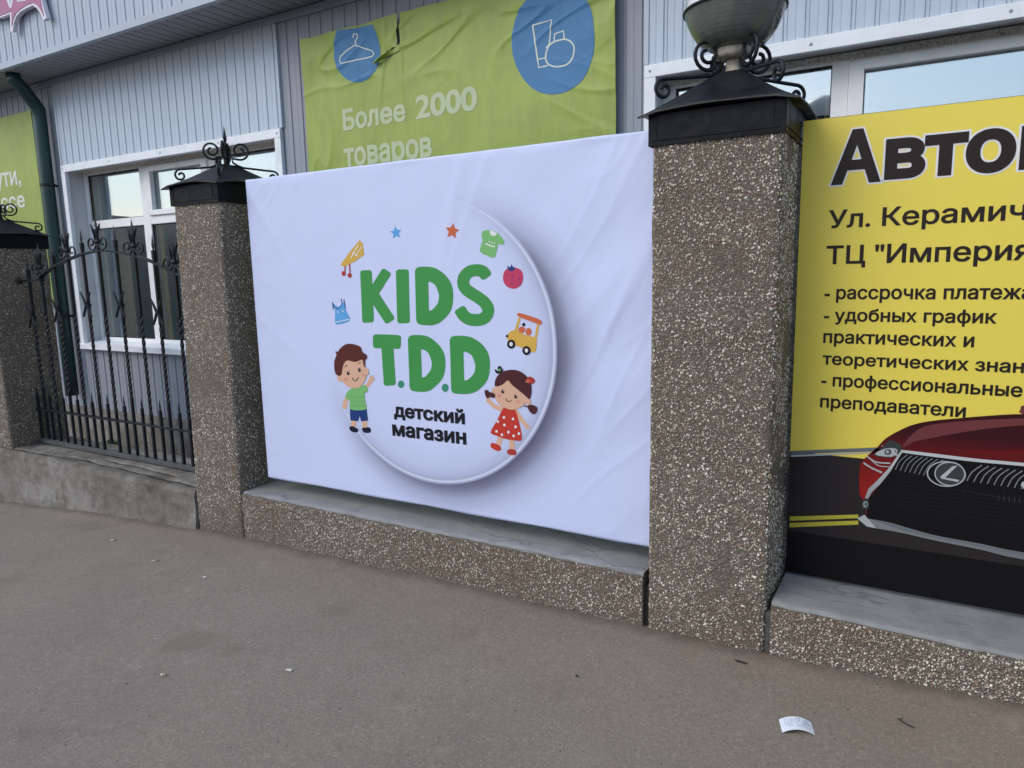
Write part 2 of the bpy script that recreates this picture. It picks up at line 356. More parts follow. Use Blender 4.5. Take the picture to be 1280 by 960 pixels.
def window(x0, x1, z0, z1, cols, zt, lo, hi, sash_col, sashes):
    """x0..x1,z0..z1 outer edge of casing. cols: list of pane openings; zt: transom (bottom, top)"""
    wroot = G(); fy = W+.15
    def fr(a, b, c, d): wroot.box(a, fy, b, c, fy+.06, d)
    fr(x0+.045, lo-.08, cols[0][0], hi+.048); fr(cols[-1][1], lo-.08, x1-.045, hi+.048)
    for i, (a, b) in enumerate(cols):
        fr(a, hi, b, hi+.048); fr(a, lo-.08, b, lo); fr(a, zt[0], b, zt[1])
        if i: fr(cols[i-1][1], lo-.08, a, hi+.048)
    wn = wroot.build('window', M['pvc'], shop, bevel=.003)
    for (a, b) in cols:
        for (c, d) in ((lo, zt[0]), (zt[1], hi)):
            g = G(); g.box(a-.005, fy+.026, c-.005, b+.005, fy+.034, d+.005); g.build('glass_pane', M['glass'], wn)
            g = G()   # black glazing gasket
            for q in ((a, c, a+.006, d), (b-.006, c, b, d), (a+.006, c, b-.006, c+.006), (a+.006, d-.006, b-.006, d)): g.box(q[0], fy+.012, q[1], q[2], fy+.0255, q[3])
            g.build('gasket', M['joint'], wn)
    for (a, b, c, d) in sashes:
        g = G()
        for q in ((a, c, a+.072, d), (b-.072, c, b, d), (a+.072, c, b-.072, c+.05), (a+.072, d-.05, b-.072, d)): g.box(q[0]+.003*(q[0] == a), fy-.02, q[1]+.002, q[2], fy+.024, q[3]-.002)
        g.build('sash', M['pvc'], wn, bevel=.004)
    # casing on the wall face
    g = G(); t = .066; cy = W-.034
    g.box(x0, cy, z1-t, x1, W+.002, z1); g.box(x0, cy, z0, x0+t, W+.002, z1-t-.001); g.box(x1-t, cy, z0, x1, W+.002, z1-t-.001)
    g.build('casing', M['trim'], wn, bevel=.003)
    for k in range(5):
        xx = x0+.033 if k == 0 else x1-.033 if k == 4 else x0+(x1-x0)*k/4+.05
        g = G(); g.lathe([(.0, -.004), (.006, -.003), (.008, 0)], (0, 0, 0), 8); g.v = [(xx+a, cy-.0005+c_, z1-.033+b) for a, b, c_ in g.v]; g.build('screw', M['siding'], wn)
    g = G(); g.box(x0+.02, W+.003, z0+.02, x0+.043, fy+.05, z1-.02); g.box(x1-.043, W+.003, z0+.02, x1-.02, fy+.05, z1-.02); g.box(x0+.044, W+.003, z1-.045, x1-.044, fy+.05, z1-.02)
    g.build('reveal', M['reveal'], wn)
    g = G(); g.box(x0+.05, fy-.004, hi+.012, x1-.05, fy+.0, hi+.046); g.build('weathered_strip', M['strip'], wn)
    g = G(); g.add([(x0-.02, W-.06, z0), (x1+.02, W-.06, z0), (x1+.02, W-.06, z0+.05), (x0-.02, W-.06, z0+.05), (x0-.02, fy+.01, z0), (x1+.02, fy+.01, z0), (x1+.02, fy+.01, z0+.075), (x0-.02, fy+.01, z0+.075)],
                   [(0,1,2,3),(3,2,6,7),(1,5,6,2),(4,0,3,7),(0,4,5,1)]); g.build('sill', M['trim'], wn)
    # curtains gathered at the left of each column of panes
    for (a, b) in cols:
        for (c, d) in ((lo, zt[0]), (zt[1], hi)):
            P = []
            for z in (c-.02, d+.02): P.append([(a-.11+i*.0080, fy+.050+.008*math.sin(i*1.1), z) for i in range(26)])
            g = G(); g.grid(P); g.build('curtain', M['curtain'], wn, smooth=True)
    g = G(); g.box(cols[0][0]+.13, fy+.13, lo-.03, cols[0][0]+.36, fy+.14, zt[0]+.02); g.build('blind', M['pale_cloth'], wn)
    return wn
window(-6.385, -3.355, .828, 2.595, [(-6.275, -5.432), (-5.322, -4.45), (-4.36, -3.46)], (1.998, 2.075), .93, 2.508, 1, [(-5.322, -4.45, 2.075, 2.508)])
window(-.495, 2.72, .828, 2.595, [(-.375, .437), (.514, 1.62), (1.70, 2.60)], (1.998, 2.075), .93, 2.495, 1, [(.514, 1.62, 2.075, 2.495)])
# drainpipe
g = G(); py_ = W-.09
g.tube([(-6.50, FY+.13, ZS+.01), (-6.50, FY+.14, ZS-.05), (-6.51, FY+.20, ZS-.10), (-6.53, py_-.06, ZS-.19), (-6.535, py_, ZS-.27), (-6.537, py_, ZS-.36), (-6.538, py_, 1.8), (-6.540, py_, .35)], .060, 20)
dp = g.build('drainpipe', M['pipe'], shop, smooth=True)
for z in (2.42, 1.15):
    g = G(); g.lathe([(.060, -.014), (.067, -.012), (.067, .012), (.060, .014)], (-6.538, py_, z), 20); g.box(-6.475, py_-.012, z-.012, -6.448, py_+.012, z+.012); g.box(-6.555, py_+.06, z-.01, -6.525, W, z+.01); g.build('pipe_bracket', M['black_iron'], dp)

# ------------------------------------------------------------------ flat print
def subdivide(bm, step):
    xs_ = [v.co.x for v in bm.verts]; zs_ = [v.co.z for v in bm.verts]
    if not xs_: return
    for ax, lo, hi in ((0, min(xs_), max(xs_)), (2, min(zs_), max(zs_))):
        t = math.ceil(lo/step)*step
        while t < hi:
            co = Vector((t, 0, 0)) if ax == 0 else Vector((0, 0, t)); no = Vector((1, 0, 0)) if ax == 0 else Vector((0, 0, 1))
            bmesh.ops.bisect_plane(bm, geom=bm.verts[:]+bm.edges[:]+bm.faces[:], plane_co=co, plane_no=no, dist=1e-6); t += step
def flat(name, parent, polys, Y, mats, base=1, wv=None, step=.03, px=True, gap=.0006, label=None):
    """polys: (points, material index, layer); points are photo pixels measured on the plane y=Y, or (x,z)"""
    bm = bmesh.new()
    for pts, mi, ly in polys:
        Q = [at(a, b, Y) if px else (a, b) for a, b in pts]
        ar = sum(Q[i][0]*Q[(i+1) % len(Q)][1]-Q[(i+1) % len(Q)][0]*Q[i][1] for i in range(len(Q)))
        if ar < 0: Q = Q[::-1]
        vs = [bm.verts.new((a, ly, b)) for a, b in Q]
        try: f = bm.faces.new(vs)
        except ValueError: continue
        f.material_index = mi
    bm.normal_update(); bmesh.ops.triangulate(bm, faces=bm.faces[:])
    if wv and step: subdivide(bm, step)
    off = ORG[parent.name]
    for v in bm.verts:
        y = Y-gap*(base+v.co.y)-(wv(v.co.x, v.co.z) if wv else 0); v.co = Vector((v.co.x, y, v.co.z))-off
    me = bpy.data.meshes.new(name); bm.to_mesh(me); bm.free()
    for q in mats: me.materials.append(q)
    o = link(name, me, parent)
    if label: o['label'] = label
    return o
def ell(cx, cy, rx, ry, n=28, a0=0, a1=360, rot=0):
    c_, s_ = math.cos(math.radians(rot)), math.sin(math.radians(rot)); r = []
    for i in range(n+(a1-a0 != 360)):
        t = math.radians(a0+(a1-a0)*i/n); x, y = rx*math.cos(t), ry*math.sin(t); r.append((cx+x*c_-y*s_, cy+x*s_+y*c_))
    return r
def smooth_pts(pts, k=6, closed=False):
    r = []; n = len(pts)
    rngi = range(n if closed else n-1)
    for i in rngi:
        p0, p1, p2, p3 = (pts[(i+j) % n] if closed else pts[min(max(i+j, 0), n-1)] for j in (-1, 0, 1, 2))
        for s in range(k):
            t = s/k; r.append(tuple(.5*((2*p1[a])+(-p0[a]+p2[a])*t+(2*p0[a]-5*p1[a]+4*p2[a]-p3[a])*t*t+(-p0[a]+3*p1[a]-3*p2[a]+p3[a])*t**3) for a in (0, 1)))
    if not closed: r.append(pts[-1])
    return r
def stroke(pts, w, rnd=1.0, smooth=False, mi=0, ly=0):
    """ribbon with rounded ends as several polygons on slightly different layers"""
    if smooth: pts = smooth_pts(pts)
    L_, R_ = [], []
    for i, p in enumerate(pts):
        a = pts[max(i-1, 0)]; b = pts[min(i+1, len(pts)-1)]; dx, dy = b[0]-a[0], b[1]-a[1]; d = math.hypot(dx, dy) or 1
        ww = w[i]/2 if isinstance(w, (list, tuple)) else w/2
        L_.append((p[0]-dy/d*ww, p[1]+dx/d*ww)); R_.append((p[0]+dy/d*ww, p[1]-dx/d*ww))
    out = []
    for i in range(len(pts)-1): out.append(([L_[i], L_[i+1], R_[i+1], R_[i]], mi, ly))
    ww = (w if not isinstance(w, (list, tuple)) else w[0])/2
    if rnd and len(pts) < 220:
        if rnd >= 1:
            out += [(ell(*pts[0], ww, ww, 14), mi, ly+.15), (ell(*pts[-1], ww, ww, 14), mi, ly+.15)]
        else:   # softly rounded square end
            for e, q in ((0, 1), (-1, -2)):
                p, p2 = pts[e], pts[q]; dx, dy = p[0]-p2[0], p[1]-p2[1]; d = math.hypot(dx, dy); dx, dy = dx/d, dy/d; r = ww*rnd
                cs = [(p[0]-dy*ww, p[1]+dx*ww)]
                for t in range(0, 91, 15):
                    t = math.radians(t); cs.append((p[0]+dx*r*math.sin(t)-dy*(ww-r+r*math.cos(t)), p[1]+dy*r*math.sin(t)+dx*(ww-r+r*math.cos(t))))
                for t in range(90, -1, -15):
                    t = math.radians(t); cs.append((p[0]+dx*r*math.sin(t)+dy*(ww-r+r*math.cos(t)), p[1]+dy*r*math.sin(t)-dx*(ww-r+r*math.cos(t))))
                out.append((cs, mi, ly+.15))
    return out
TXC = {}
def text_polys(txt, bold):
    """glyph outlines, filled by a constrained triangulation"""
    if (txt, bold) in TXC: return TXC[(txt, bold)]
    from mathutils.geometry import delaunay_2d_cdt
    cu = bpy.data.curves.new('t', 'FONT'); cu.body = txt; cu.size = 1; cu.fill_mode = 'NONE'; cu.resolution_u = 5
    o = bpy.data.objects.new('t', cu); C.objects.link(o); bpy.context.view_layer.update()
    dg = bpy.context.evaluated_depsgraph_get(); me = bpy.data.meshes.new_from_object(o.evaluated_get(dg))
    P = [v.co.xy.copy() for v in me.vertices]; nb = {}
    for e in me.edges:
        a, b = e.vertices; nb.setdefault(a, []).append(b); nb.setdefault(b, []).append(a)
    bpy.data.objects.remove(o); bpy.data.curves.remove(cu); bpy.data.meshes.remove(me)
    seen = set(); loops = []
    for s_ in sorted(nb):
        if s_ in seen: continue
        lp = [s_]; seen.add(s_); cur = s_+1 if s_+1 in nb[s_] else nb[s_][0]
        while cur not in seen:
            lp.append(cur); seen.add(cur); nx_ = [q for q in nb[cur] if q not in seen]
            if not nx_: break
            cur = nx_[0]
        loops.append(lp)
    if bold:      # embolden: push every outline point outwards, mitred
        def area(lp): return sum(P[lp[i]].x*P[lp[(i+1) % len(lp)]].y-P[lp[(i+1) % len(lp)]].x*P[lp[i]].y for i in range(len(lp)))/2
        Q = list(P)
        def inside(p, lp):
            c_ = False
            for i in range(len(lp)):
                a, b = P[lp[i]], P[lp[i-1]]
                if (a.y > p.y) != (b.y > p.y) and p.x < (b.x-a.x)*(p.y-a.y)/(b.y-a.y)+a.x: c_ = not c_
            return c_
        main_ = area(max(loops, key=lambda q: abs(area(q)))) > 0
        for lp in loops:
            hole = ((area(lp) > 0) != main_) and any(inside(P[lp[0]], l2) for l2 in loops if l2 is not lp)
            sg_ = (1 if area(lp) > 0 else -1)*(-1 if hole else 1)
            n_ = len(lp)
            for i in range(n_):
                p = P[lp[i]]; a = p-P[lp[i-1]]; b = P[lp[(i+1) % n_]]-p
                if a.length < 1e-7 or b.length < 1e-7: continue
                na = Vector((a.y, -a.x)).normalized()*sg_; nb_ = Vector((b.y, -b.x)).normalized()*sg_; m_ = na+nb_
                if m_.length < 1e-3: m_ = na*1.0; k_ = 1
                else: m_.normalize(); k_ = 1/max(.55, m_.dot(na))
                Q[lp[i]] = p+m_*bold*k_
        P = Q
    boxes = [(min(P[i].x for i in lp), max(P[i].x for i in lp), lp) for lp in loops]
    V, F = [], []; groups = []
    for bx in sorted(boxes, key=lambda q: q[0]):      # loops that overlap sideways are filled together
        if groups and bx[0] < groups[-1][1]: groups[-1][1] = max(groups[-1][1], bx[1]); groups[-1][2].append(bx[2])
        else: groups.append([bx[0], bx[1], [bx[2]]])
    for _, _, lps in groups:
        vs, es = [], []
        for lp in lps:
            k = len(vs); vs += [P[i] for i in lp]; es += [(k+i, k+(i+1) % len(lp)) for i in range(len(lp))]
        seg = [(vs[a], vs[b]) for a, b in es]
        ov, oe, of, *_r = delaunay_2d_cdt(vs, es, [], 0, 1e-6)
        k = len(V); V += [(q.x, q.y) for q in ov]
        for f in of:
            x = sum(ov[i].x for i in f)/len(f); y = sum(ov[i].y for i in f)/len(f); wn = 0
            for p, q in seg:
                if (p.y > y) != (q.y > y) and x < (q.x-p.x)*(y-p.y)/(q.y-p.y)+p.x: wn += 1 if q.y > p.y else -1
            if wn: F.append(tuple(k+i for i in f))
    TXC[(txt, bold)] = (V, F); return V, F
def text(name, parent, txt, Y, mat, p_base, p_top, p_right, prefix=None, ref='x', bold=.02, base=3, wv=None, slant=0, grow=0, step=.03):
    """p_base: pixel of the left end on the base line; p_top: pixel above it at the height of ref letter; p_right: right end of prefix"""
    x0, z0 = at(*p_base, Y); h = at(*p_top, Y)[1]-z0; x1 = at(*p_right, Y)[0]
    Vr, _ = text_polys(ref, bold); hr = max(q[1] for q in Vr)
    Vp, _ = text_polys(prefix or txt, bold); wl, wr = min(q[0] for q in Vp), max(q[0] for q in Vp)
    V, F = text_polys(txt, bold+grow); sz = h/hr; sx = (x1-x0)/(wr-wl)
    bm = bmesh.new(); vs = [bm.verts.new((x0+(a-wl)*sx+b*sz*slant, 0, z0+b*sz)) for a, b in V]
    for f in F:
        try: bm.faces.new([vs[i] for i in f])
        except ValueError: pass
    bm.normal_update(); bmesh.ops.triangulate(bm, faces=bm.faces[:])
    for f in bm.faces:
        f.normal_update()
        if f.normal.y > 0: f.normal_flip()
    if wv: subdivide(bm, step)
    off = ORG[parent.name]
    for v in bm.verts:
        v.co = Vector((v.co.x, Y-.0006*base-(wv(v.co.x, v.co.z) if wv else 0), v.co.z))-off
    me = bpy.data.meshes.new(name); bm.to_mesh(me); bm.free(); me.materials.append(mat)
    return link(name, me, parent)

# ------------------------------------------------------------------ green advertising banners on the wall
m = N('green_banner_cloth'); f = m.noise(2, 5, .6); g_ = m.noise(14, 5, .7, m.mapping((1, 1, .35)))
c = m.ramp(f, [(.3, (.27, .36, .062)), (.7, (.345, .44, .085))]); c = m.mix(m.ramp(g_, [(.46, 0), (.72, .32)]), c, (.17, .21, .09))
cre = m.noise(5, 3, .5, m.mapping((1, 1, .35)))
M['green'] = m.set(Base_Color=c, Roughness=.5, Normal=m.bump(cre, .35, .03))
M['green_pale'] = flatmat('faded_print_white', (.52, .60, .40))
M['print_blue'] = flatmat('blue_print', (.085, .23, .45))
M['print_white'] = flatmat('white_print', (.70, .75, .68))
def wg(x, z):
    rd = lambda u, v, q: max(0, 1-abs(noise.noise(Vector((u, v, q))))*5)**1.5
    a = .010*rd(x*1.5+z, z*6-x*2, 60)*max(0, 1-abs(z-3.0)/.35)+.008*rd(x*7, z*1.3, 61)*max(0, noise.noise(Vector((x*1.5, z, 8)))+.25)+.007*rd(z*6+x*2.5, x*1.2, 62)*max(0, 1-(-.655-x)/.5)
    a += .008*noise.noise(Vector((x*1.6, z*1.2, 4)))+.006*noise.noise(Vector((x*5, z*2.2, 9)))
    a += .010*noise.noise(Vector((x*9+z*5, z*4, 2)))*max(0, 1-abs(z-3.0)/.3)*max(0, 1-abs(x+2.7)/.7)
    for (cx, cz, r, s) in ((-2.35, 3.15, .22, .03), (-.75, 2.85, .25, .014), (-3.0, 3.0, .2, .016)):
        d = math.hypot(x-cx, z-cz); a += s*max(0, 1-d/r)**2
    a += .006*max(0, math.sin((x*.9+z)*21))*math.exp(-((z-3.12)/.14)**2)*math.exp(-((x+2.7)/.45)**2)
    return a
Yg = W-.045
gb = thing('advertising_banner', 'large green banner with hanger and bottle circles, white lettering, torn at its top edge', 'banner', (-1.87, Yg, 1.3))
gx0, gx1, gz0, gz1 = -3.07, -.655, 1.25, 3.175
slit = [at(*p, Yg) for p in ((496, 14), (499, 14), (499.5, 61), (486, 73), (472, 77), (484, 64), (496, 58))]
def inpoly(x, z, P):
    r = False
    for i in range(len(P)):
        (a, b), (c_, d) = P[i], P[i-1]
        if (b > z) != (d > z) and x < (c_-a)*(z-b)/(d-b)+a: r = not r
    return r
nx, nz = 320, 256; g = G(); idx = {}
tops = lambda x: gz1+.010*math.sin(x*3)+.006*math.sin(x*11)+.006*noise.noise(Vector((x*6, 0, 0)))
for j in range(nz+1):
    for i in range(nx+1):
        x = gx0+(gx1-gx0)*i/nx; z = gz0+(tops(x)-gz0)*j/nz
        g.v.append((x, Yg-wg(x, z), z))
for j in range(nz):
    for i in range(nx):
        a = j*(nx+1)+i; x = (g.v[a][0]+g.v[a+1][0])/2; z = (g.v[a][2]+g.v[a+nx+1][2])/2
        if not inpoly(x, z, slit): g.face((a, a+1, a+nx+2, a+nx+1))
g.build('cloth', M['green'], gb, smooth=True)
# curled flap below the tear
P = []
for j in range(6):
    r_ = []
    for i in range(9):
        t = i/8; s = j/5
        ax, az = at(470+30*t, 78-17*t, Yg); r_.append((ax, Yg-.006-.05*math.sin(s*2.2)*math.sin(math.pi*min(t+.25, 1))*.8, az-.01+.055*s*(.3+t)-.03*s*s))
    P.append(r_)
g = G(); g.grid(P); g.build('torn_flap', M['green'], gb, smooth=True)
def thin(pts, w=1.0, mi=0, ly=1, sm=False): return stroke(pts, w, 0, sm, mi, ly)
flat('blue_circle', gb, [([p for p in [(418.5, 44), (420, 35.5), (474, 31), (474.5, 50)]]+[], 0, 0), (ell(446.5, 66, 29, 37, 40, -10, 190), 0, 0), ([(418, 60), (418.3, 43), (474.6, 47), (475, 60)], 0, .3)][1:2]+[(smooth_pts([(419, 50), (417.5, 66), (421, 83), (432, 98), (447, 103), (462, 97), (472, 82), (475.5, 66), (474, 50), (471, 38)], 4)+[(469, 32), (422, 38)], 0, .3)], Yg, [M['print_blue']], base=3.4, wv=wg, step=.008)
flat('blue_circle', gb, [(smooth_pts([(640, 62), (643, 30), (654, 5), (672, -14), (697, -22), (722, -14), (738, 8), (744, 40), (742, 70), (730, 98), (712, 113), (690, 118), (668, 112), (650, 92)], 5, True), 0, 0)], Yg, [M['print_blue']], base=3.4, wv=wg, step=.008)
z3 = lambda L_: [(360+a/2.909, b/2.909) for a, b in L_]
po = []
po += thin(z3([(236, 137), (240, 122), (252, 124), (253, 137), (245, 148), (246, 163)]), 1.5)
po += thin(z3([(246, 163), (192, 205), (188, 222), (196, 232), (308, 206), (314, 196), (308, 186), (246, 165)]), 1.5)
po += thin(z3([(890, 92), (958, 72), (950, 160), (938, 175)]), 1.9); po += thin(z3([(890, 92), (908, 215), (912, 246), (945, 238)]), 1.9); po += thin(z3([(908, 217), (938, 210)]), 1.5)
po += thin(z3([(968, 150), (970, 124), (1003, 113), (1006, 142)]), 1.9)
po += thin(z3([(1006, 143), (1030, 152), (1043, 175), (1036, 212), (1015, 236), (975, 243), (946, 232), (937, 210), (942, 180), (955, 160), (975, 150), (1006, 143)]), 1.9, sm=True)
flat('outline_icon', gb, po, Yg, [M['print_white']], base=5, wv=wg, step=.008)
text('lettering', gb, 'Более', Yg, M['green_pale'], (429, 162.5), (427.5, 137), (508, 152), ref='Б', bold=.034, base=3.4, wv=wg, step=.008)
text('lettering', gb, '2000', Yg, M['green_pale'], (520.5, 148), (520, 120), (597, 136), ref='2', bold=.034, base=3.4, wv=wg, step=.008)
text('lettering', gb, 'товаров', Yg, M['green_pale'], (430.5, 208), (430, 186), (541, 196), ref='т', bold=.034, base=3.4, wv=wg, step=.008)
Y2 = W-.03
g2 = thing('advertising_banner', 'narrower green banner left of the dark drainpipe, above the leftmost pillar', 'banner', (-8.0, Y2, 1.3))
def wg2(x, z): return .006*noise.noise(Vector((x*2, z*1.5, 14)))
g = G(); g.grid([[(-9.1+(2.3)*i/40, Y2-wg2(-9.1+2.3*i/40, 1.26+1.9*j/40), 1.26+1.9*j/40) for i in range(41)] for j in range(41)]); g.build('cloth', M['green'], g2, smooth=True)
text('lettering', g2, 'пути,', Y2, M['print_white'], (-13, 236), (-13, 219), (28, 237), ref='п', bold=.018, wv=wg2)
text('lettering', g2, 'кассе', Y2, M['print_white'], (-15, 264), (-15, 250), (33, 265), ref='к', bold=.018, wv=wg2)

# ------------------------------------------------------------------ sign letter over the shop
M['sign_pink'] = flatmat('pink_sign_face', (.42, .15, .27), .35); M['sign_white'] = flatmat('white_sign_edge', (.72, .70, .78), .35)
Ys = FY-.06
z0_ = lambda L_: [(a/7.385, b/7.385) for a, b in L_]
outer = z0_([(-260, -200), (-250, 60), (-170, 250), (-150, 250), (-130, 190), (-60, 165), (0, 165), (92, 128), (92, 290), (118, 292), (128, 210), (150, 150), (190, 105), (250, 72), (300, 50), (335, 72), (365, 110), (400, 186), (430, 166), (385, 0), (350, -200)])
inner = z0_([(-245, -200), (-235, 50), (-165, 215), (-142, 170), (-60, 145), (0, 143), (104, 103), (107, 240), (118, 180), (145, 122), (185, 82), (245, 45), (300, 25), (345, 50), (375, 95), (402, 150), (370, 0), (335, -200)])
def extrude_outline(g, pts, Y, th, m=0):
    Q = [at(a, b, Y) for a, b in pts]; b0 = len(g.v); n = len(Q)
    if sum(Q[i][0]*Q[(i+1) % n][1]-Q[(i+1) % n][0]*Q[i][1] for i in range(n)) < 0: Q = Q[::-1]
    g.v += [(x, Y, z) for x, z in Q]+[(x, Y+th, z) for x, z in Q]
    g.face(range(b0, b0+n), m); g.face([b0+n+i for i in range(n)][::-1], m)
    for i in range(n): j = (i+1) % n; g.face((b0+i, b0+n+i, b0+n+j, b0+j), m)
sg = thing('sign_letter', 'pink sign letter with white edge on the grey fascia, cut off by the corner', 'sign', (*[at(20, 10, Ys)[0]], Ys, 3.7))
g = G(); extrude_outline(g, outer, Ys, .035); g.build('edge', M['sign_white'], sg)
g = G(); extrude_outline(g, inner, Ys-.004, .004); g.build('face', M['sign_pink'], sg)
hp = [(z0_([(62, -60), (62, 0), (85, 68), (108, 72), (120, 0), (120, -60)]), 0, 0), (z0_([(158, -60), (160, 18), (240, 6), (242, -60)]), 0, 0)]
hq = [(z0_([(76, -60), (78, 0), (95, 45), (104, 0), (104, -60)]), 1, 1), (z0_([(172, -60), (172, 6), (228, -4), (228, -60)]), 1, 1)]
flat('cutout', sg, hp+hq, Ys-.005, [M['sign_white'], M['fascia']], base=1)
g = G()
for px_ in ((20, 5), (-15, 5)):
    x, z = at(*px_, Ys+.035); g.box(x-.01, Ys+.035, z-.01, x+.01, FY+.02, z+.01)
g.build('mount', M['black_iron'], sg)

# ------------------------------------------------------------------ pillars and plinths
PAL = np.array([(.62, .60, .54), (.50, .46, .38), (.36, .30, .23), (.22, .18, .15), (.26, .15, .10), (.72, .71, .67), (.15, .14, .13), (.42, .36, .27)])
PW = np.array([.13, .17, .20, .16, .07, .05, .10, .12])
def pebbles(surf, n, parent, rmin=.0019, rmax=.0080, light=1.0):
    """surf(k)-> pos Nx3, normal Nx3, tangent Nx3"""
    p, nr, tg = surf(n); bt = np.cross(nr, tg)
    r = rmin+(rmax-rmin)*rng.beta(1.2, 4.6, n); w8 = PW.copy(); w8[[0, 5]] *= light; w8 /= w8.sum()
    ci = rng.choice(len(PAL), n, p=w8); big = r > (rmin+rmax)*.36; ci = np.where(big & (rng.random(n) < .6), rng.choice([0, 5, 1], n), ci)
    col = PAL[ci]*rng.uniform(.85, 1.22, (n, 1)); K = 6; a0 = rng.uniform(0, 6.28, n); el = rng.uniform(.65, 1.0, n)
    V = np.zeros((n, K+K+1, 3)); 
    for k in range(K):
        a = a0+k*2*math.pi/K; rr = r*rng.uniform(.8, 1.15, n)
        d = tg*(np.cos(a)*rr)[:, None]+bt*(np.sin(a)*rr*el)[:, None]
        V[:, k] = p+d-nr*.001; V[:, K+k] = p+d*.72+nr*(r*.38)[:, None]
    V[:, 2*K] = p+nr*(r*.55)[:, None]
    F = []
    for k in range(K):
        j = (k+1) % K; F += [(k, j, K+j), (k, K+j, K+k), (K+k, K+j, 2*K)]
    F = np.array(F); nf = len(F); allF = (F[None]+(np.arange(n)*(2*K+1))[:, None, None]).reshape(-1)
    me = bpy.data.meshes.new('pebbles'); V = V.reshape(-1, 3)-np.array(ORG[parent.name])
    me.vertices.add(len(V)); me.vertices.foreach_set('co', V.reshape(-1)); me.loops.add(len(allF)); me.loops.foreach_set('vertex_index', allF)
    me.polygons.add(n*nf); me.polygons.foreach_set('loop_start', np.arange(n*nf)*3); me.polygons.foreach_set('loop_total', np.full(n*nf, 3))
    ca = me.color_attributes.new('Col', 'FLOAT_COLOR', 'POINT'); cc = np.ones((n, 2*K+1, 4)); cc[:, :, :3] = col[:, None]; ca.data.foreach_set('color', cc.reshape(-1))
    me.update(); me.validate(); me.materials.append(M['pebble'])
    o = link('pebbles', me, parent); o['kind'] = 'stuff'; return o
def ring(x0, x1, y0, y1, r, k=4):
    pts = []
    for cx, cy, a0 in ((x1-r, y0+r, -90), (x1-r, y1-r, 0), (x0+r, y1-r, 90), (x0+r, y0+r, 180)):
        for i in range(k+1):
            a = math.radians(a0+90*i/k); pts.append((cx+r*math.cos(a), cy+r*math.sin(a)))
    return pts
def pillar(label, bx, tx, y0, y1, zb, zt, eave_z, apex_z, rise_flat=0, seed=0, finial=True, npeb=25000):
    cx, cy = (tx[0]+tx[1])/2, (y0+y1)/2
    pr = thing('fence_pillar', label, 'pillar', ((bx[0]+bx[1])/2, cy, zb), 'pebble-dashed fence pillars')
    nr = 44; g = G(); rows = []; R_ = .022
    def X(z): t = (z-zb)/(zt-zb); return bx[0]+(tx[0]-bx[0])*t, bx[1]+(tx[1]-bx[1])*t
    for j in range(nr+1):
        z = zb-.03+(zt+.05-zb+.03)*j/nr; a, b = X(z); q = ring(a, b, y0, y1, R_)
        rows.append([(x+.004*noise.noise(Vector((x*9, y*9, z*7+seed))), y+.004*noise.noise(Vector((x*9+5, y*9, z*7+seed))), z) for x, y in q])
    n = len(rows[0]); 
    for r_ in rows: g.v += r_
    for j in range(nr):
        for i in range(n): k = (i+1) % n; g.face((j*n+i, j*n+k, (j+1)*n+k, (j+1)*n+i))
    sh = g.build('shaft', M['aggregate'], pr, smooth=True)
    def surf(nn):
        z = rng.uniform(zb-.01, zt+.01, nn); t = (z-zb)/(zt-zb); a = bx[0]+(tx[0]-bx[0])*t; b = bx[1]+(tx[1]-bx[1])*t
        wd, dp_ = (b-a).mean(), y1-y0; per = 2*(wd+dp_); s = rng.uniform(0, per*.80, nn)  # front, right, back, part left
        P = np.zeros((nn, 3)); Nn = np.zeros((nn, 3)); Tg = np.zeros((nn, 3)); Tg[:, 2] = 1; P[:, 2] = z
        f = s < wd; P[f, 0] = (a+s)[f]; P[f, 1] = y0; Nn[f, 1] = -1
        q = (s >= wd) & (s < wd+dp_); P[q, 0] = b[q]; P[q, 1] = y0+(s-wd)[q]; Nn[q, 0] = 1
        q = (s >= wd+dp_) & (s < wd*2+dp_); P[q, 0] = (b-(s-wd-dp_))[q]; P[q, 1] = y1; Nn[q, 1] = 1
        q = s >= wd*2+dp_; P[q, 0] = a[q]; P[q, 1] = (y1-(s-2*wd-dp_))[q]; Nn[q, 0] = -1
        # follow the rounded corners
        lx, ly_ = P[:, 0]-a, P[:, 1]-y0; wx = b-a
        for sx in (0, 1):
            for sy in (0, 1):
                dx = (R_-lx) if not sx else (lx-(wx-R_)); dy = (R_-ly_) if not sy else (ly_-(dp_-R_))
                q = (dx > 0) & (dy > 0); d = np.hypot(dx, dy); ux = np.where(sx, 1, -1)*dx/np.maximum(d, 1e-6); uy = (1 if sy else -1)*dy/np.maximum(d, 1e-6)
                ccx = a+(wx-R_ if sx else R_); ccy = y0+(dp_-R_ if sy else R_)
                P[q, 0] = (ccx+ux*R_)[q]; P[q, 1] = (ccy+uy*R_)[q]; Nn[q, 0] = ux[q]; Nn[q, 1] = uy[q]
        wear = np.array([noise.noise(Vector((a_*5, b_*5, c_*4+seed)))+.5*noise.noise(Vector((a_*14, b_*14, c_*14))) for a_, b_, c_ in P])
        P += Nn*np.where(wear > .30+rng.random(nn)*.3, -.004, .0008)[:, None]      # worn spots where stones sit flush or fell out
        return P, Nn, Tg
    pebbles(surf, npeb, sh)
    # sheet metal cap
    e = .010; sx0, sx1, sy0, sy1 = tx[0]-e, tx[1]+e, y0-e, y1+e
    cap = G(); t = .004
    cap.box(sx0, sy0, zt, sx1, sy0+t, eave_z-.004); cap.box(sx0, sy1-t, zt, sx1, sy1, eave_z-.004); cap.box(sx0, sy0+t, zt, sx0+t, sy1-t, eave_z-.004); cap.box(sx1-t, sy0+t, zt, sx1, sy1-t, eave_z-.004)
    cp = cap.build('cap_skirt', M['cap'], pr)
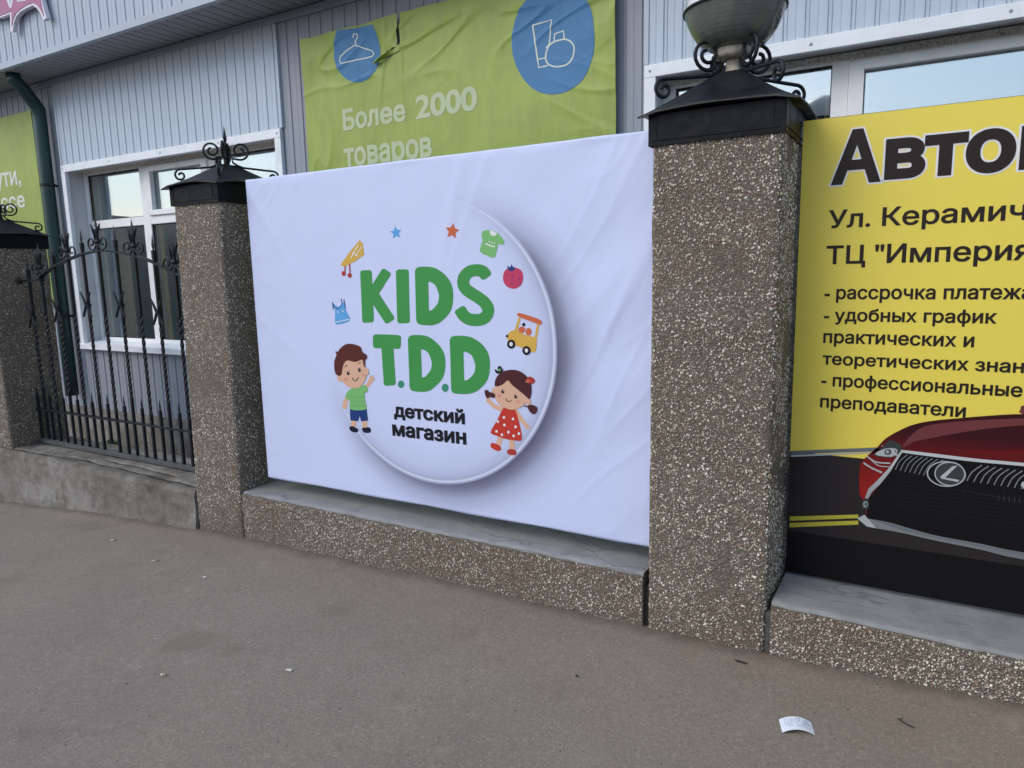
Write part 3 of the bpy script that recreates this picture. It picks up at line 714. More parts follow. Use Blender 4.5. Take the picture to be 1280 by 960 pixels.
    g = G(); g.box(sx0+.012, sy0-.003, zt+.018, sx1-.02, sy0-.0004, zt+.022); g.box(sx0+.03, sy0-.0025, zt+.03, sx0+.033, sy0-.0004, eave_z-.015); g.box(sx1-.045, sy0-.0025, zt+.03, sx1-.042, sy0-.0004, eave_z-.015); g.box(sx1+.0004, sy0+.02, zt+.018, sx1+.003, sy1-.02, zt+.022); g.build('seam', M['cap'], cp)
    ov = .032; ex0, ex1, ey0, ey1 = sx0-ov, sx1+ov, sy0-ov, sy1+ov; g = G(); rows = []; K = 9
    for j in range(K+1):
        s = j/K; f = 1-s*.86 if finial else 1-s*.84
        zz = eave_z+(apex_z-eave_z)*(s**1.25*.72+s*.28)
        r_ = []
        for (ax, ay, bx_, by_) in ((ex0, ey0, ex1, ey0), (ex1, ey0, ex1, ey1), (ex1, ey1, ex0, ey1), (ex0, ey1, ex0, ey0)):
            for i in range(8):
                u = i/8; x = ax+(bx_-ax)*u; y = ay+(by_-ay)*u
                sag = -.012*math.sin(math.pi*u)*(1-s)*(-1) + .0045*noise.noise(Vector((x*14, y*14, seed)))*(1-s)
                dip = .010*(abs(u-.5)*2)**6*(1-s)**3
                r_.append((cx+(x-cx)*f, cy+(y-cy)*f, zz+sag-dip))
        rows.append(r_)
    n = 32
    for r_ in rows: g.v += r_
    for j in range(K):
        for i in range(n): k = (i+1) % n; g.face((j*n+i, j*n+k, (j+1)*n+k, (j+1)*n+i))
    b0 = len(g.v); g.v += [(x, y, z-.006) for x, y, z in rows[0]]; g.face([K*n+i for i in range(n)])
    for i in range(n): k = (i+1) % n; g.face((b0+i, b0+k, k, i))
    g.face([b0+i for i in range(n)][::-1])
    g.build('cap_roof', M['cap_top'], pr)
    # four wrought scrolls over the hips
    dgx, dgy = (ex1-ex0)/2, (ey1-ey0)/2; dl = math.hypot(dgx, dgy); up = 1.0 if finial else 1.12
    prof = []
    for i in range(26):   # upper curl, unwinding
        a = math.radians(80-i*22); rr = .012+.040*(i/25)**.9; prof.append(((.078 if finial else .098)+rr*math.cos(a)*1.0, (.080 if finial else .052)+rr*math.sin(a)))
    prof += ([(.030, .035)] if finial else [(.046, .030)])+[(.034 if finial else .048, .012), (.062, -.006), (.09, -.016), (.15, -.022), (.21, -.028)]
    for i in range(22):
        a = math.radians(85-i*21); rr = .034-.026*(i/21); prof.append((.255+rr*math.cos(a), -.066+rr*math.sin(a)))
    seq = smooth_pts(prof[:26], 1)
    for qx, qy in ((-1, -1), (1, -1), (1, 1), (-1, 1)):
        ux, uy = qx*dgx/dl, qy*dgy/dl
        pts = [(cx+ux*r*up+0, cy+uy*r*up, apex_z+zz*up+.004) for r, zz in prof]
        g = G(); g.tube(pts, .0062 if finial else .0072, 7); g.build('scroll', M['black_iron'], pr, smooth=True)
    if finial:
        g = G()
        for dx, dy in ((-.007, -.007), (.007, -.007), (.007, .007), (-.007, .007)): g.sqbar(cx+dx, cy+dy, apex_z-.02, apex_z+.115, .005)
        g.sqbar(cx, cy, apex_z+.115, apex_z+.125, .012)
        g.add([(cx-.006, cy, apex_z+.125), (cx, cy-.006, apex_z+.125), (cx+.006, cy, apex_z+.125), (cx, cy+.006, apex_z+.125), (cx-.014, cy, apex_z+.15), (cx, cy-.014, apex_z+.15), (cx+.014, cy, apex_z+.15), (cx, cy+.014, apex_z+.15), (cx, cy, apex_z+.225)],
              [(0,1,5,4),(1,2,6,5),(2,3,7,6),(3,0,4,7),(4,5,8),(5,6,8),(6,7,8),(7,4,8)])
        g.build('finial', M['black_iron'], pr)
    return pr
pillar('wide pebble-dashed pillar between the white banner and the yellow board, carrying the lamp', (.001, .468), (.003, .474), 0, .47, -.02, 1.95, 2.066, 2.226, seed=3, finial=False, npeb=31000)
pillar('pebble-dashed pillar with a black spiked cap between the iron fence panel and the white banner', (-2.936, -2.516), (-2.888, -2.487), 0, .47, -.09, 1.912, 2.022, 2.15, seed=9)
pillar('pebble-dashed pillar with black cap left of the iron fence panel, cut by the left picture edge', (-5.66, -5.245), (-5.645, -5.225), .03, .47, -.2, 1.755, 1.86, 1.985, seed=15, npeb=17000)

def band_surf(x0, x1, z0f, z1f, y):
    def s(n):
        x = rng.uniform(x0, x1, n); z0_a = np.array([z0f(q) for q in x]); z1_a = np.array([z1f(q) for q in x]); z = z0_a+(z1_a-z0_a)*rng.random(n)
        P = np.stack([x, np.full(n, y-.0008), z], 1); Nn = np.tile([0, -1., 0], (n, 1)); Tg = np.tile([0, 0, 1.], (n, 1)); return P, Nn, Tg
    return s
def edge_y(x, amp=.016, sd=0): return .010+amp*abs(noise.noise(Vector((x*7+sd, 3, 0))))+amp*.5*noise.noise(Vector((x*24+sd, 1, 0)))
FIS = ((-5.6, -4.35, .020, .075, .009, .055), (-4.6, -3.0, .10, .045, .011, .065), (-3.55, -2.95, .055, .035, .013, .070), (-4.2, -3.3, .17, .13, .008, .040))
def plinth(label, x0, x1, ztop, dash, sd, npeb=0):
    r = thing('fence_plinth', label, 'low wall', ((x0+x1)/2, .23, gz((x0+x1)/2)), 'low walls between the fence pillars')
    n = max(40, int((x1-x0)/.02)); g = G(); ye = .47
    bodym = M['aggregate'] if dash else M['concrete']; rows = []
    drop = lambda x: (.012+.010*max(0, noise.noise(Vector((x*6+sd, 2, 0)))))
    zrow = [0, .25, .5, .75, .9, 1]
    for t in zrow:
        rr = []
        for i in range(n+1):
            x = x0+(x1-x0)*i/n; z0_b = gz(x)-.05; zt_ = ztop(x)-drop(x); z = z0_b+(zt_-z0_b)*t
            if dash: y = .002*noise.noise(Vector((x*9, z*9, sd)))
            else: y = .014*noise.noise(Vector((x*2.2, z*5, sd)))+.007*noise.noise(Vector((x*9, z*11, sd)))+(.018 if t == 1 else 0)*(.4+abs(noise.noise(Vector((x*6, 5, sd)))))-.010*(1-t)
            rr.append((x, y, z))
        rows.append(rr)
    rows.append([(x0+(x1-x0)*i/n, ye, ztop(x0+(x1-x0)*i/n)-.026) for i in range(n+1)])
    rows.append([(x0+(x1-x0)*i/n, ye, -.3) for i in range(n+1)])
    g.grid(rows); a = [rw[0] for rw in rows]; b = [rw[-1] for rw in rows]
    g.add(a, [tuple(range(len(a)))[::-1]]); g.add(b, [tuple(range(len(b)))])
    body = g.build('body', bodym, r, smooth=False)
    if dash: pebbles(band_surf(x0+.002, x1-.002, lambda x: gz(x)-.02, lambda x: ztop(x)-drop(x)-.002, 0), npeb, body)
    # screed on top with a ragged front edge
    g = G(); P = []; ny = 14 if dash else 60
    if not dash: n = int((x1-x0)/.011)
    def fis(x, y):
        if dash: return 0
        d = 0
        for (xa, xb, ya, yb_, w_, dp_) in FIS:
            if xa < x < xb:
                t = (x-xa)/(xb-xa); yc = ya+(yb_-ya)*t+.016*noise.noise(Vector((x*5, ya*50, 0)))+.006*noise.noise(Vector((x*21, ya*50, 0)))
                d -= dp_*math.exp(-((y-yc)/w_)**2)*min(1, (xb-x)*9, (x-xa)*9); d -= .006*(y < yc)
        return d
    def zz(x, y): return fis(x, y)+ztop(x)+.004*noise.noise(Vector((x*3, y*6, sd)))+(.0025 if dash else .006)*noise.noise(Vector((x*12, y*14, sd)))
    P.append([(x0+(x1-x0)*i/n, edge_y(x0+(x1-x0)*i/n, .014 if dash else .022, sd)+.004, ztop(x0+(x1-x0)*i/n)-.034) for i in range(n+1)])
    for j in range(ny+1):
        rr = []
        for i in range(n+1):
            x = x0+(x1-x0)*i/n; e0 = edge_y(x, .014 if dash else .022, sd); y = e0+(ye+.01-e0)*(j/ny)**1.3
            rr.append((x, y, zz(x, y)-(.004 if j == 0 else 0)))
        P.append(rr)
    P.append([(x0+(x1-x0)*i/n, ye+.01, ztop(x0)-.03) for i in range(n+1)])
    g.grid(P); g.build('coping', M['screed'] if dash else M['concrete'], r, smooth=True)
    if not dash:      # dark ribbons laid in as painted shade, so the fissures read dark
        for (xa, xb, ya, yb_, w_, dp_) in FIS:
            g = G(); k = int((xb-xa)/.012); A, B = [], []
            for i in range(k+1):
                x = xa+(xb-xa)*i/k; t = i/k; yc = ya+(yb_-ya)*t+.016*noise.noise(Vector((x*5, ya*50, 0)))+.006*noise.noise(Vector((x*21, ya*50, 0)))
                h = w_*.62*max(.06, (.55+1.1*noise.noise(Vector((x*9, ya*31, 4)))))*min(1, (1-t)*6, t*6+.1)
                z = ztop(x)+.004*noise.noise(Vector((x*3, yc*6, sd)))+.006*noise.noise(Vector((x*12, yc*14, sd)))-.0075
                A.append((x, yc-h, z)); B.append((x, yc+h, z+.003))
            g.grid([A, B]); g.build('fissure_shade', M['joint'], r)
    return r
pm = plinth('low wall under the white banner, pebble-dashed face and smooth grey top', -2.498, -.020, lambda x: .246, True, 2, 6200)
pr_ = plinth('low wall under the yellow board, pebble-dashed face and worn grey top', .490, 3.0, lambda x: .235-.012*max(0, x-.5), True, 11, 6200)
pl = plinth('plain cracked concrete low wall under the iron fence panel', -7.4, -2.943, lambda x: .205, False, 21)
for par, a, b, mt in ((pm, -2.517, -2.497, 'joint'), (pm, -.021, .004, 'joint'), (pr_, .464, .492, 'mortar'), (pl, -2.946, -2.930, 'joint')):
    g = G(); g.box(a, .022 if mt == 'joint' else .016, -.1, b, .46, .19); g.build('joint', M[mt], par)

# ------------------------------------------------------------------ lamp on the wide pillar
M['lamp_glass'] = (lambda m: m.set(Base_Color=m.mix(m.ramp(m.noise(1, 5, .6, m.mapping((22, 22, 1.5))), [(.35, 0), (.7, .5)]), (.10, .108, .10), (.18, .19, .175)), Roughness=.22, Coat_Weight=.3, Normal=m.bump(m.n('ShaderNodeTexWave', {'Vector': m.co, 'Scale': 22.0, 'Distortion': .4}, bands_direction='Z').outputs['Fac'], .12, .003)))(N('smoky_bowl'))
M['lamp_white'] = simple('milky_globe', (.75, .76, .78), .25, .05, 3, 0)
M['rust_white'] = simple('weathered_socket', (.40, .36, .30), .7, .4, 25, .5)
lx, ly, lz = .240, .235, 2.224
lamp = thing('pillar_lamp', 'round lamp with grey bowl and milky top on the wide pillar\'s black cap', 'lamp', (lx, ly, lz))
g = G(); g.lathe([(.0, 0), (.034, 0), (.034, .008), (.028, .012), (.027, .060), (.0, .060)], (lx, ly, lz), 24); g.build('neck', M['rust_white'], lamp, smooth=True)
g = G(); g.lathe([(.0, .052), (.052, .052), (.066, .058), (.071, .068), (.071, .086), (.066, .090), (0, .090)], (lx, ly, lz), 32); g.build('socket', M['rust_white'], lamp, smooth=True)
g = G(); g.lathe([(.066, .086), (.090, .091), (.118, .106), (.140, .128), (.157, .154), (.169, .180), (.178, .205), (.183, .2255), (.185, .2255), (.184, .218), (.17, .190)], (lx, ly, lz), 64); g.build('bowl', M['lamp_glass'], lamp, smooth=True)
g = G(); g.lathe([(.181, .220), (.189, .220), (.191, .225), (.189, .230), (.181, .230)], (lx, ly, lz), 64); g.build('rim', M['black_iron'], lamp, smooth=True)
g = G(); g.lathe([(.178, .224)]+[(.178*math.cos(a), .224+.165*math.sin(a)) for a in np.linspace(.0, math.pi/2-.01, 14)], (lx, ly, lz), 48); g.build('globe', M['lamp_white'], lamp, smooth=True)

# ------------------------------------------------------------------ wrought iron fence panel
FYI = .25
fence = thing('iron_fence_panel', 'black wrought iron fence panel with arched top rail and spear tips between two pillars', 'fence', (-4.15, FYI, .2))
IR = M['black_iron']
def archz(x):
    if x < -4.93: return 1.512
    u = (x+4.11)/.83; return 1.700-.165*abs(u)**1.8
g = G(); pts = []
for i in range(46):
    x = -4.95+(2.0*i/45) if i < 46 else 0; pts.append((min(x, -2.93), archz(min(x, -2.93))))
for i in range(len(pts)-1):
    (a, z0), (b, z1) = pts[i], pts[i+1]; g.add([(a, FYI-.020, z0-.006), (b, FYI-.020, z1-.006), (b, FYI+.020, z1-.006), (a, FYI+.020, z0-.006), (a, FYI-.020, z0+.006), (b, FYI-.020, z1+.006), (b, FYI+.020, z1+.006), (a, FYI+.020, z0+.006)],
      [(0,1,5,4),(4,5,6,7),(2,3,7,6),(0,3,2,1)]+([(3,0,4,7)] if i == 0 else [])+([(1,2,6,5)] if i == len(pts)-2 else []))
g.build('arch_rail', IR, fence)
g = G(); g.box(-5.26, FYI-.019, 1.500, -4.92, FYI+.019, 1.514); g.build('side_rail', IR, fence)
g = G(); g.tube([(-5.33, FYI-.02, 1.507), (-5.22, FYI-.02, 1.507)], .028, 12); g.build('wall_bracket', simple('rusty_bracket', (.05, .035, .03), .8, .4, 30, .4), fence, smooth=True)
g = G(); g.box(-5.24, FYI-.016, .480, -2.9, FYI+.016, .494); g.build('lower_rail', IR, fence)
g = G(); g.box(-5.24, FYI-.024, .214, -2.9, FYI+.024, .246); g.build('base_rail', simple('dusty_iron', (.075, .08, .085), .7, .3, 20, .3), fence, bevel=.003)
def spear(g, x, z, h=.10, w_=.017):
    g.add([(x-.006, FYI, z), (x, FYI-.006, z), (x+.006, FYI, z), (x, FYI+.006, z), (x-w_, FYI, z+h*.32), (x, FYI-.007, z+h*.32), (x+w_, FYI, z+h*.32), (x, FYI+.007, z+h*.32), (x, FYI, z+h)],
          [(0,1,5,4),(1,2,6,5),(2,3,7,6),(3,0,4,7),(4,5,8),(5,6,8),(6,7,8),(7,4,8)])
mains = [-5.11, -4.93, -4.73, -4.53, -4.33, -4.13, -3.92, -3.71, -3.50, -3.29, -3.08]
for i, x in enumerate(mains):
    fleur = i % 2 == 1; za = archz(x); g = G()
    tw = (.56, 1.26, 7) if fleur else (.66, 1.20, 6)
    top = za+.150 if fleur else za+.078
    g.sqbar(x, FYI, .23, top, .0088, tw)
    if not fleur: g.box(x-.011, FYI-.011, top-.05, x+.011, FYI+.011, top+.002)
    spear(g, x, top, .10 if fleur else .105, .018)
    bar = g.build('bar', IR, fence)
    g = G()
    if fleur:
        zc = za+.066
        g.box(x-.020, FYI-.013, zc-.012, x+.020, FYI+.013, zc+.012)
        for s in (-1, 1):
            g.tube([(x+s*.012, FYI-.006, zc), (x+s*.020, FYI-.006, zc+.05), (x+s*.040, FYI-.006, zc+.095), (x+s*.058, FYI-.006, zc+.120)], [.006, .008, .009, .004], 6)
            g.tube([(x+s*.010, FYI-.010, zc+.03), (x+s*.022, FYI-.012, zc+.08), (x+s*.028, FYI-.012, zc+.115)], [.005, .007, .003], 6)
            c_ = [(x+s*.012, FYI-.004, zc-.004), (x+s*.020, FYI-.004, zc-.035), (x+s*.050, FYI-.004, zc-.058), (x+s*.085, FYI-.004, zc-.050)]
            for k in range(15):
                a = math.radians(-50+k*26); rr = .045-.034*k/14; c_.append((x+s*(.070+rr*math.cos(a)), FYI-.004, zc-.008+rr*math.sin(a)))
            g.tube(c_, .0060, 6)
        g.build('fleur_ornament', IR, bar, smooth=True)
    else:
        zc = 1.318+(za-1.68)*.55
        for s in (-1, 1):
            g.tube([(x+s*.008, FYI-.014, zc-.0), (x+s*.026, FYI-.016, zc+.04), (x+s*.062, FYI-.016, zc+.095)], [.009, .009, .006], 6)
            g.tube([(x+s*.008, FYI-.014, zc+.0), (x+s*.024, FYI-.016, zc-.035), (x+s*.052, FYI-.016, zc-.082)], [.009, .009, .0075], 6)
        g.box(x-.017, FYI-.018, zc-.010, x+.017, FYI+.012, zc+.010)
        g.build('star_ornament', IR, bar)
for i in range(len(mains)+1):
    x = (mains[i]-.10) if i < len(mains) else mains[-1]+.10
    if x < -5.24: continue
    g = G(); g.sqbar(x, FYI, .246 if i != 5 else .30, .60, .0085)
    spear(g, x, .60, .085, .012); g.build('picket', IR, fence)

# ------------------------------------------------------------------ white banner with printed badge
YB = .10; bx0, bx1, bz0, bz1 = -2.376, -.006, .328, 2.030
def wb(x, z):
    a = .0025*noise.noise(Vector((x*2.1, z*2.1, 40)))+.0010*noise.noise(Vector((x*6, z*6, 41)))
    u = (x*.72+z*.52)
    a += .0026*math.sin((z*.9-x*.62)*15+1.7*noise.noise(Vector((x*1.3, z*1.3, 3))))*max(0, min(1, (x+.75)/.5))*.8
    a += .0035*math.exp(-(((x-bx0)*.8+(z-bz1)*.55+.02)/.028)**2)*max(0, 1-(x-bx0)/.45)
    a += .0019*math.exp(-(((x+1.02)*.9-(z-1.7)*.28)/.03)**2)*max(0, min(1, (z-1.25)/.5))
    a += .0013*math.exp(-(((x+.93)*.9-(z-1.7)*.42)/.022)**2)*max(0, min(1, (z-1.25)/.5))
    a += .0022*math.exp(-(((x+.22)*.95-(z-1.25)*.55)/.03)**2)*max(0, 1-abs(z-1.35)/.6)
    a += .0022*math.exp(-(((x+2.1)*.6+(z-1.1)*.9)/.03)**2)*max(0, 1-(x-bx0)/.6)
    def ridge(u, v, sd): q = abs(noise.noise(Vector((u, v, sd)))); return max(0, 1-q*5.5)**1.5
    du, dv = (x*.55+z*.83), (x*.83-z*.55)
    rw = max(0, min(1, (x+.62)/.4)); a += .0016*ridge(du*1.1, dv*7, 50)*rw+.0010*ridge(du*2.5+3, dv*15, 51)*rw*max(0, noise.noise(Vector((x*2, z*2, 1)))+.2)*2
    lw = max(0, 1-math.hypot(x-bx0, z-bz1)/.7); a += .0016*ridge((x*.7-z*.7)*9, (x*.7+z*.7)*2, 53)*lw
    lw = max(0, 1-(x-bx0)/.35); a += .0010*ridge(x*3+z*2, z*7-x*2, 54)*lw
    tw = max(0, 1-(bz1-z)/.35); a += .0010*ridge(x*8+z*3, z*2, 55)*tw
    e = min(x-bx0, bx1-x, z-bz0, bz1-z); return 1.25*a*min(1, max(0, e)/.03)
BC, BR = (-1.158, 1.160), .702
m = N('banner_cloth_print')
sp_ = m.n('ShaderNodeSeparateXYZ', {0: m.n('ShaderNodeNewGeometry').outputs['Position']})
def dist(cx, cz, sx=1, sz=1):
    a = m.math('MULTIPLY', m.math('SUBTRACT', sp_.outputs[0], cx), sx); b = m.math('MULTIPLY', m.math('SUBTRACT', sp_.outputs[2], cz), sz)
    return m.math('SQRT', m.math('ADD', m.math('MULTIPLY', a, a), m.math('MULTIPLY', b, b)))
d = dist(*BC); dsh = dist(BC[0]+.060, BC[1]-.040)
ang = m.math('ADD', m.math('MULTIPLY', m.math('SUBTRACT', sp_.outputs[0], BC[0]), .75), m.math('MULTIPLY', m.math('SUBTRACT', BC[1], sp_.outputs[2]), .75))
side = m.ramp(m.math('ADD', m.math('MULTIPLY', ang, .72), .5), [(.22, 0), (.60, 1)])    # printed lower right side
WH = (.61, .67, .94); c = WH
outside = m.ramp(m.math('SUBTRACT', d, BR-.5), [(.497, 0), (.503, 1)])
shadow = m.ramp(m.math('SUBTRACT', dsh, BR-.5), [(.44, 1), (.485, .80), (.53, .42), (.60, .12), (.66, 0)])
c1 = m.mix(m.math('MULTIPLY', shadow, m.math('MULTIPLY', outside, side)), WH, (.09, .09, .16))
rimd = m.math('SUBTRACT', d, BR-.5)
inner_ = m.ramp(rimd, [(.30, 0), (.42, .14), (.462, .36), (.480, .62), (.487, .15), (.497, .8), (.503, 0)])
c2 = m.mix(m.math('MULTIPLY', inner_, side), c1, (.24, .26, .38))
glow = m.ramp(rimd, [(.478, 0), (.489, .9), (.496, 0)]); c3 = m.mix(m.math('MULTIPLY', glow, side), c2, (.70, .76, .92))
fine = m.noise(4, 4, .5)
c3 = m.mix(m.math('MULTIPLY', fine, .10), c3, (.50, .55, .74))
M['white_cloth'] = m.set(Base_Color=c3, Roughness=.55, Normal=m.bump(m.noise(3.0, 4, .55, m.mapping((1, 1, .6))), .10, .02))
kb = thing('banner', 'white children\'s shop banner with green KIDS T.D.D lettering inside a round badge', 'banner', ((bx0+bx1)/2, YB, bz0))
g = G(); nx, nz = 236, 170
P = [[(bx0+(bx1-bx0)*i/nx, YB-wb(bx0+(bx1-bx0)*i/nx, bz0+(bz1-bz0)*j/nz), bz0+(bz1-bz0)*j/nz+(.0022*math.sin((bx0+(bx1-bx0)*i/nx)*9)+.0016*noise.noise(Vector((i*.09, 3, 1))))*(j == 0)+.0022*noise.noise(Vector((i*.05, 9, 1)))*(j == nz)) for i in range(nx+1)] for j in range(nz+1)]
for r_ in P: r_[0:0] = [(bx0+.003, YB+.03, r_[0][2])]; r_.append((bx1-.003, YB+.03, r_[-1][2]))
P[0:0] = [[(x, YB+.03, z+.003) for x, y, z in P[0]]]; P.append([(x, YB+.03, z-.003) for x, y, z in P[-1]])
g.grid(P); g.build('cloth', M['white_cloth'], kb, smooth=True)
M['wood'] = simple('frame_timber', (.16, .11, .07), .8, .3, 12, .3)
g = G()
for q in ((bx0+.01, bz0+.01, bx1-.01, bz0+.05), (bx0+.01, bz1-.05, bx1-.01, bz1-.01), (bx0+.01, bz0+.05, bx0+.05, bz1-.05), (bx1-.05, bz0+.05, bx1-.01, bz1-.05), (-1.2, bz0+.05, -1.16, bz1-.05)): g.box(q[0], YB+.006, q[1], q[2], YB+.045, q[3])
g.build('frame', M['wood'], kb)
# print
PC = {k: flatmat('print_'+k, v, .5) for k, v in dict(green=(.055, .30, .075), teal=(.045, .28, .17), ink=(.010, .010, .016), hair=(.10, .022, .018), hairgirl=(.075, .020, .024), skin=(.72, .44, .31), cheek=(.70, .32, .25),
      shirt=(.20, .50, .17), navy=(.015, .045, .19), dark=(.008, .010, .035), red=(.55, .045, .030), brick=(.42, .045, .035), pink=(.55, .05, .13), yellow=(.68, .42, .08), blue=(.12, .38, .75), sky=(.20, .45, .80), orange=(.60, .14, .06), white=(.80, .80, .82), leaf=(.15, .42, .15)).items()}
A1 = lambda L_: [(400+a/4.2667, 250+b/4.2667) for a, b in L_]
A2 = lambda L_: [(400+a/4.2667, 420+b/4.2667) for a, b in L_]
def conv(f, polys): return [(f(p), mi, ly) for p, mi, ly in polys]
po = stroke([(245, 388), (250, 500), (257, 640)], 62, .45)+stroke([(268, 515), (300, 470), (352, 388)], 56, .5)+stroke([(282, 500), (320, 560), (370, 636)], 58, .5)
flat('letter_k', kb, conv(A1, po), YB, [PC['green']], base=2, wv=wb)
po = stroke([(440, 385), (443, 500), (447, 642)], 68, .45); flat('letter_i', kb, conv(A1, po), YB, [PC['green']], base=2, wv=wb)
def ring_poly(outp, inp):
    """D shape: outer minus inner as quads between resampled outlines"""
    def res(P, n):
        d_ = [0]
        for i in range(len(P)): d_.append(d_[-1]+math.dist(P[i], P[(i+1) % len(P)]))
        r = []
        for k in range(n):
            t = d_[-1]*k/n; i = max(j for j in range(len(P)) if d_[j] <= t); u = (t-d_[i])/max(1e-9, d_[i+1]-d_[i]); a, b = P[i], P[(i+1) % len(P)]; r.append((a[0]+(b[0]-a[0])*u, a[1]+(b[1]-a[1])*u))
        return r
    n = 48; O, I = res(outp, n), res(inp, n); return [([O[i], O[(i+1) % n], I[(i+1) % n], I[i]], 0, 0) for i in range(n)]
def dshape(x0, y0, x1, y1, hx0, hy0, hx1, hy1, skew=8):
    r = 22
    o_ = [(x0, y0+r), (x0+4, y0+8), (x0+r, y0)]+smooth_pts([(x0+60, y0-1), (x0+(x1-x0)*.55, y0+8), (x1-38, y0+48), (x1-6, y0+(y1-y0)*.33), (x1, y0+(y1-y0)*.55), (x1-14, y0+(y1-y0)*.76), (x1-60, y1-22), (x0+90+skew, y1), (x0+skew+r, y1-2)], 4)+[(x0+skew+6, y1-8), (x0+skew, y1-r)]
    i_ = [(hx0, hy0+6), (hx0+2, hy0+2), (hx0+5, hy0)]+smooth_pts([(hx0+14, hy0+2), (hx0+(hx1-hx0)*.7, hy0+22), (hx1-2, hy0+(hy1-hy0)*.42), (hx1, (hy0+hy1)/2), (hx1-5, hy0+(hy1-hy0)*.72), (hx0+(hx1-hx0)*.55, hy1-14), (hx0+16, hy1-1)], 4)+[(hx0+8, hy1), (hx0+4, hy1-6)]
    return ring_poly(o_, i_)
flat('letter_d', kb, conv(A1, dshape(507, 356, 711, 667, 578, 435, 636, 590)), YB, [PC['green']], base=2, wv=wb)
po = stroke([(884, 400), (868, 381), (838, 374), (800, 381), (771, 408), (764, 440), (775, 470), (805, 495), (845, 520), (880, 548), (898, 580), (893, 610), (872, 632), (840, 640), (800, 636), (770, 618), (750, 590)], 64, .5, True)
flat('letter_s', kb, conv(A1, po), YB, [PC['green']], base=2, wv=wb)
po = stroke([(300, 753), (360, 754), (416, 757)], 74, .45)+stroke([(360, 780), (366, 880), (372, 975)], 64, .45)
flat('letter_t', kb, conv(A1, po), YB, [PC['green']], base=2, wv=wb)
flat('letter_d', kb, conv(A2, dshape(470, -5, 668, 297, 539, 70, 596, 222)), YB, [PC['green']], base=2, wv=wb)
flat('letter_d', kb, conv(A2, dshape(692, -1, 907, 309, 765, 82, 829, 238)), YB, [PC['green']], base=2, wv=wb)
flat('full_stop', kb, [(A2(ell(433, 257, 17, 20)), 0, 0)], YB, [PC['teal']], base=2, wv=wb)
flat('full_stop', kb, [(A2(ell(668, 276, 18, 22)), 0, 0)], YB, [PC['teal']], base=2, wv=wb)
text('lettering', kb, 'детский', YB, PC['ink'], (492.6, 520.0), (492.5, 507.5), (581.5, 526.2), ref='е', bold=.042, base=3, wv=wb)
text('lettering', kb, 'магазин', YB, PC['ink'], (490.8, 543.4), (490.6, 530.2), (583.3, 553.0), ref='м', bold=.042, base=3, wv=wb)
# boy
bm_ = ['hair', 'skin', 'cheek', 'ink', 'shirt', 'navy', 'dark', 'white', 'leaf']; BI = {k: i for i, k in enumerate(bm_)}
sp2_ = lambda L_, k=4: smooth_pts(L_, k, True)
po = []
po += stroke([(152, 320), (140, 345), (130, 372)], 24, 1, mi=1, ly=1); po += [(ell(132, 376, 13, 14), 1, 1)]
po += stroke([(240, 275), (262, 255), (274, 228)], 22, 1, mi=1, ly=1); po += stroke([(272, 238), (268, 215)], 9, 1, mi=1, ly=1.3)+stroke([(276, 236), (281, 214)], 9, 1, mi=1, ly=1.6)+stroke([(278, 240), (291, 226)], 9, 1, mi=1, ly=1.9)
po += stroke([(180, 445), (178, 486)], 26, 0, mi=1, ly=1)+stroke([(238, 445), (240, 488)], 26, 0, mi=1, ly=1)
po += [(sp2_([(158, 486), (172, 480), (190, 488), (204, 498), (200, 512), (176, 512), (160, 500)]), 6, 2), (sp2_([(226, 490), (245, 488), (262, 486), (272, 498), (268, 514), (240, 516), (228, 506)]), 6, 2)]
po += [([(160, 385), (248, 385), (257, 450), (220, 456), (212, 425), (203, 454), (163, 450)], 5, 3)]
po += [(sp2_([(165, 282), (200, 272), (238, 262), (252, 272), (255, 295), (238, 308), (243, 350), (248, 388), (205, 396), (162, 388), (160, 345), (138, 332), (142, 306)]), 4, 4)]
for yy in (322, 346, 368): po += stroke([(163, yy), (205, yy+5), (242, yy)], 4, 0, mi=8, ly=5)
po += [(sp2_([(128, 130), (175, 115), (225, 125), (246, 165), (250, 215), (225, 262), (190, 278), (150, 268), (118, 235), (105, 180)]), 1, 6), (ell(110, 222, 15, 20), 1, 6.4), (ell(250, 190, 12, 19), 1, 6.4)]
po += [(sp2_([(83, 195), (78, 140), (92, 98), (110, 65), (145, 42), (185, 44), (218, 58), (228, 84), (250, 100), (252, 118), (243, 130), (243, 168), (234, 150), (228, 126), (190, 138), (150, 130), (130, 148), (122, 180), (118, 205), (102, 212)], 3), 0, 7), ([(84, 80), (98, 84), (108, 98), (90, 100)], 0, 7.3)]
po += [(ell(154, 197, 8, 11), 3, 8), (ell(214, 180, 8, 11), 3, 8), (ell(157, 193, 2.5, 3), 7, 9), (ell(217, 176, 2.5, 3), 7, 9), (ell(142, 228, 13, 9), 2, 7.6), (ell(236, 208, 10, 8), 2, 7.6)]
po += stroke([(176, 222), (184, 236), (198, 236), (208, 218)], 4, 0, True, 3, 8)+stroke([(137, 168), (142, 156), (150, 154)], 4, 0, False, 0, 8)+stroke([(204, 146), (212, 142), (220, 144)], 4, 0, False, 0, 8)
flat('printed_boy', kb, conv(A2, po), YB, [PC[k] for k in bm_], base=2, wv=wb, gap=.00035)
gm = ['hairgirl', 'skin', 'cheek', 'ink', 'red', 'brick', 'white', 'leaf', 'orange']; po = []
po += stroke([(975, 392), (930, 375), (900, 345)], [26, 24, 20], 1, mi=1, ly=1)+stroke([(898, 345), (890, 325)], 9, 1, mi=1, ly=1.3)+stroke([(903, 340), (905, 318)], 9, 1, mi=1, ly=1.5)
po += stroke([(1045, 400), (1078, 450), (1108, 486)], [24, 22, 18], 1, mi=1, ly=1)
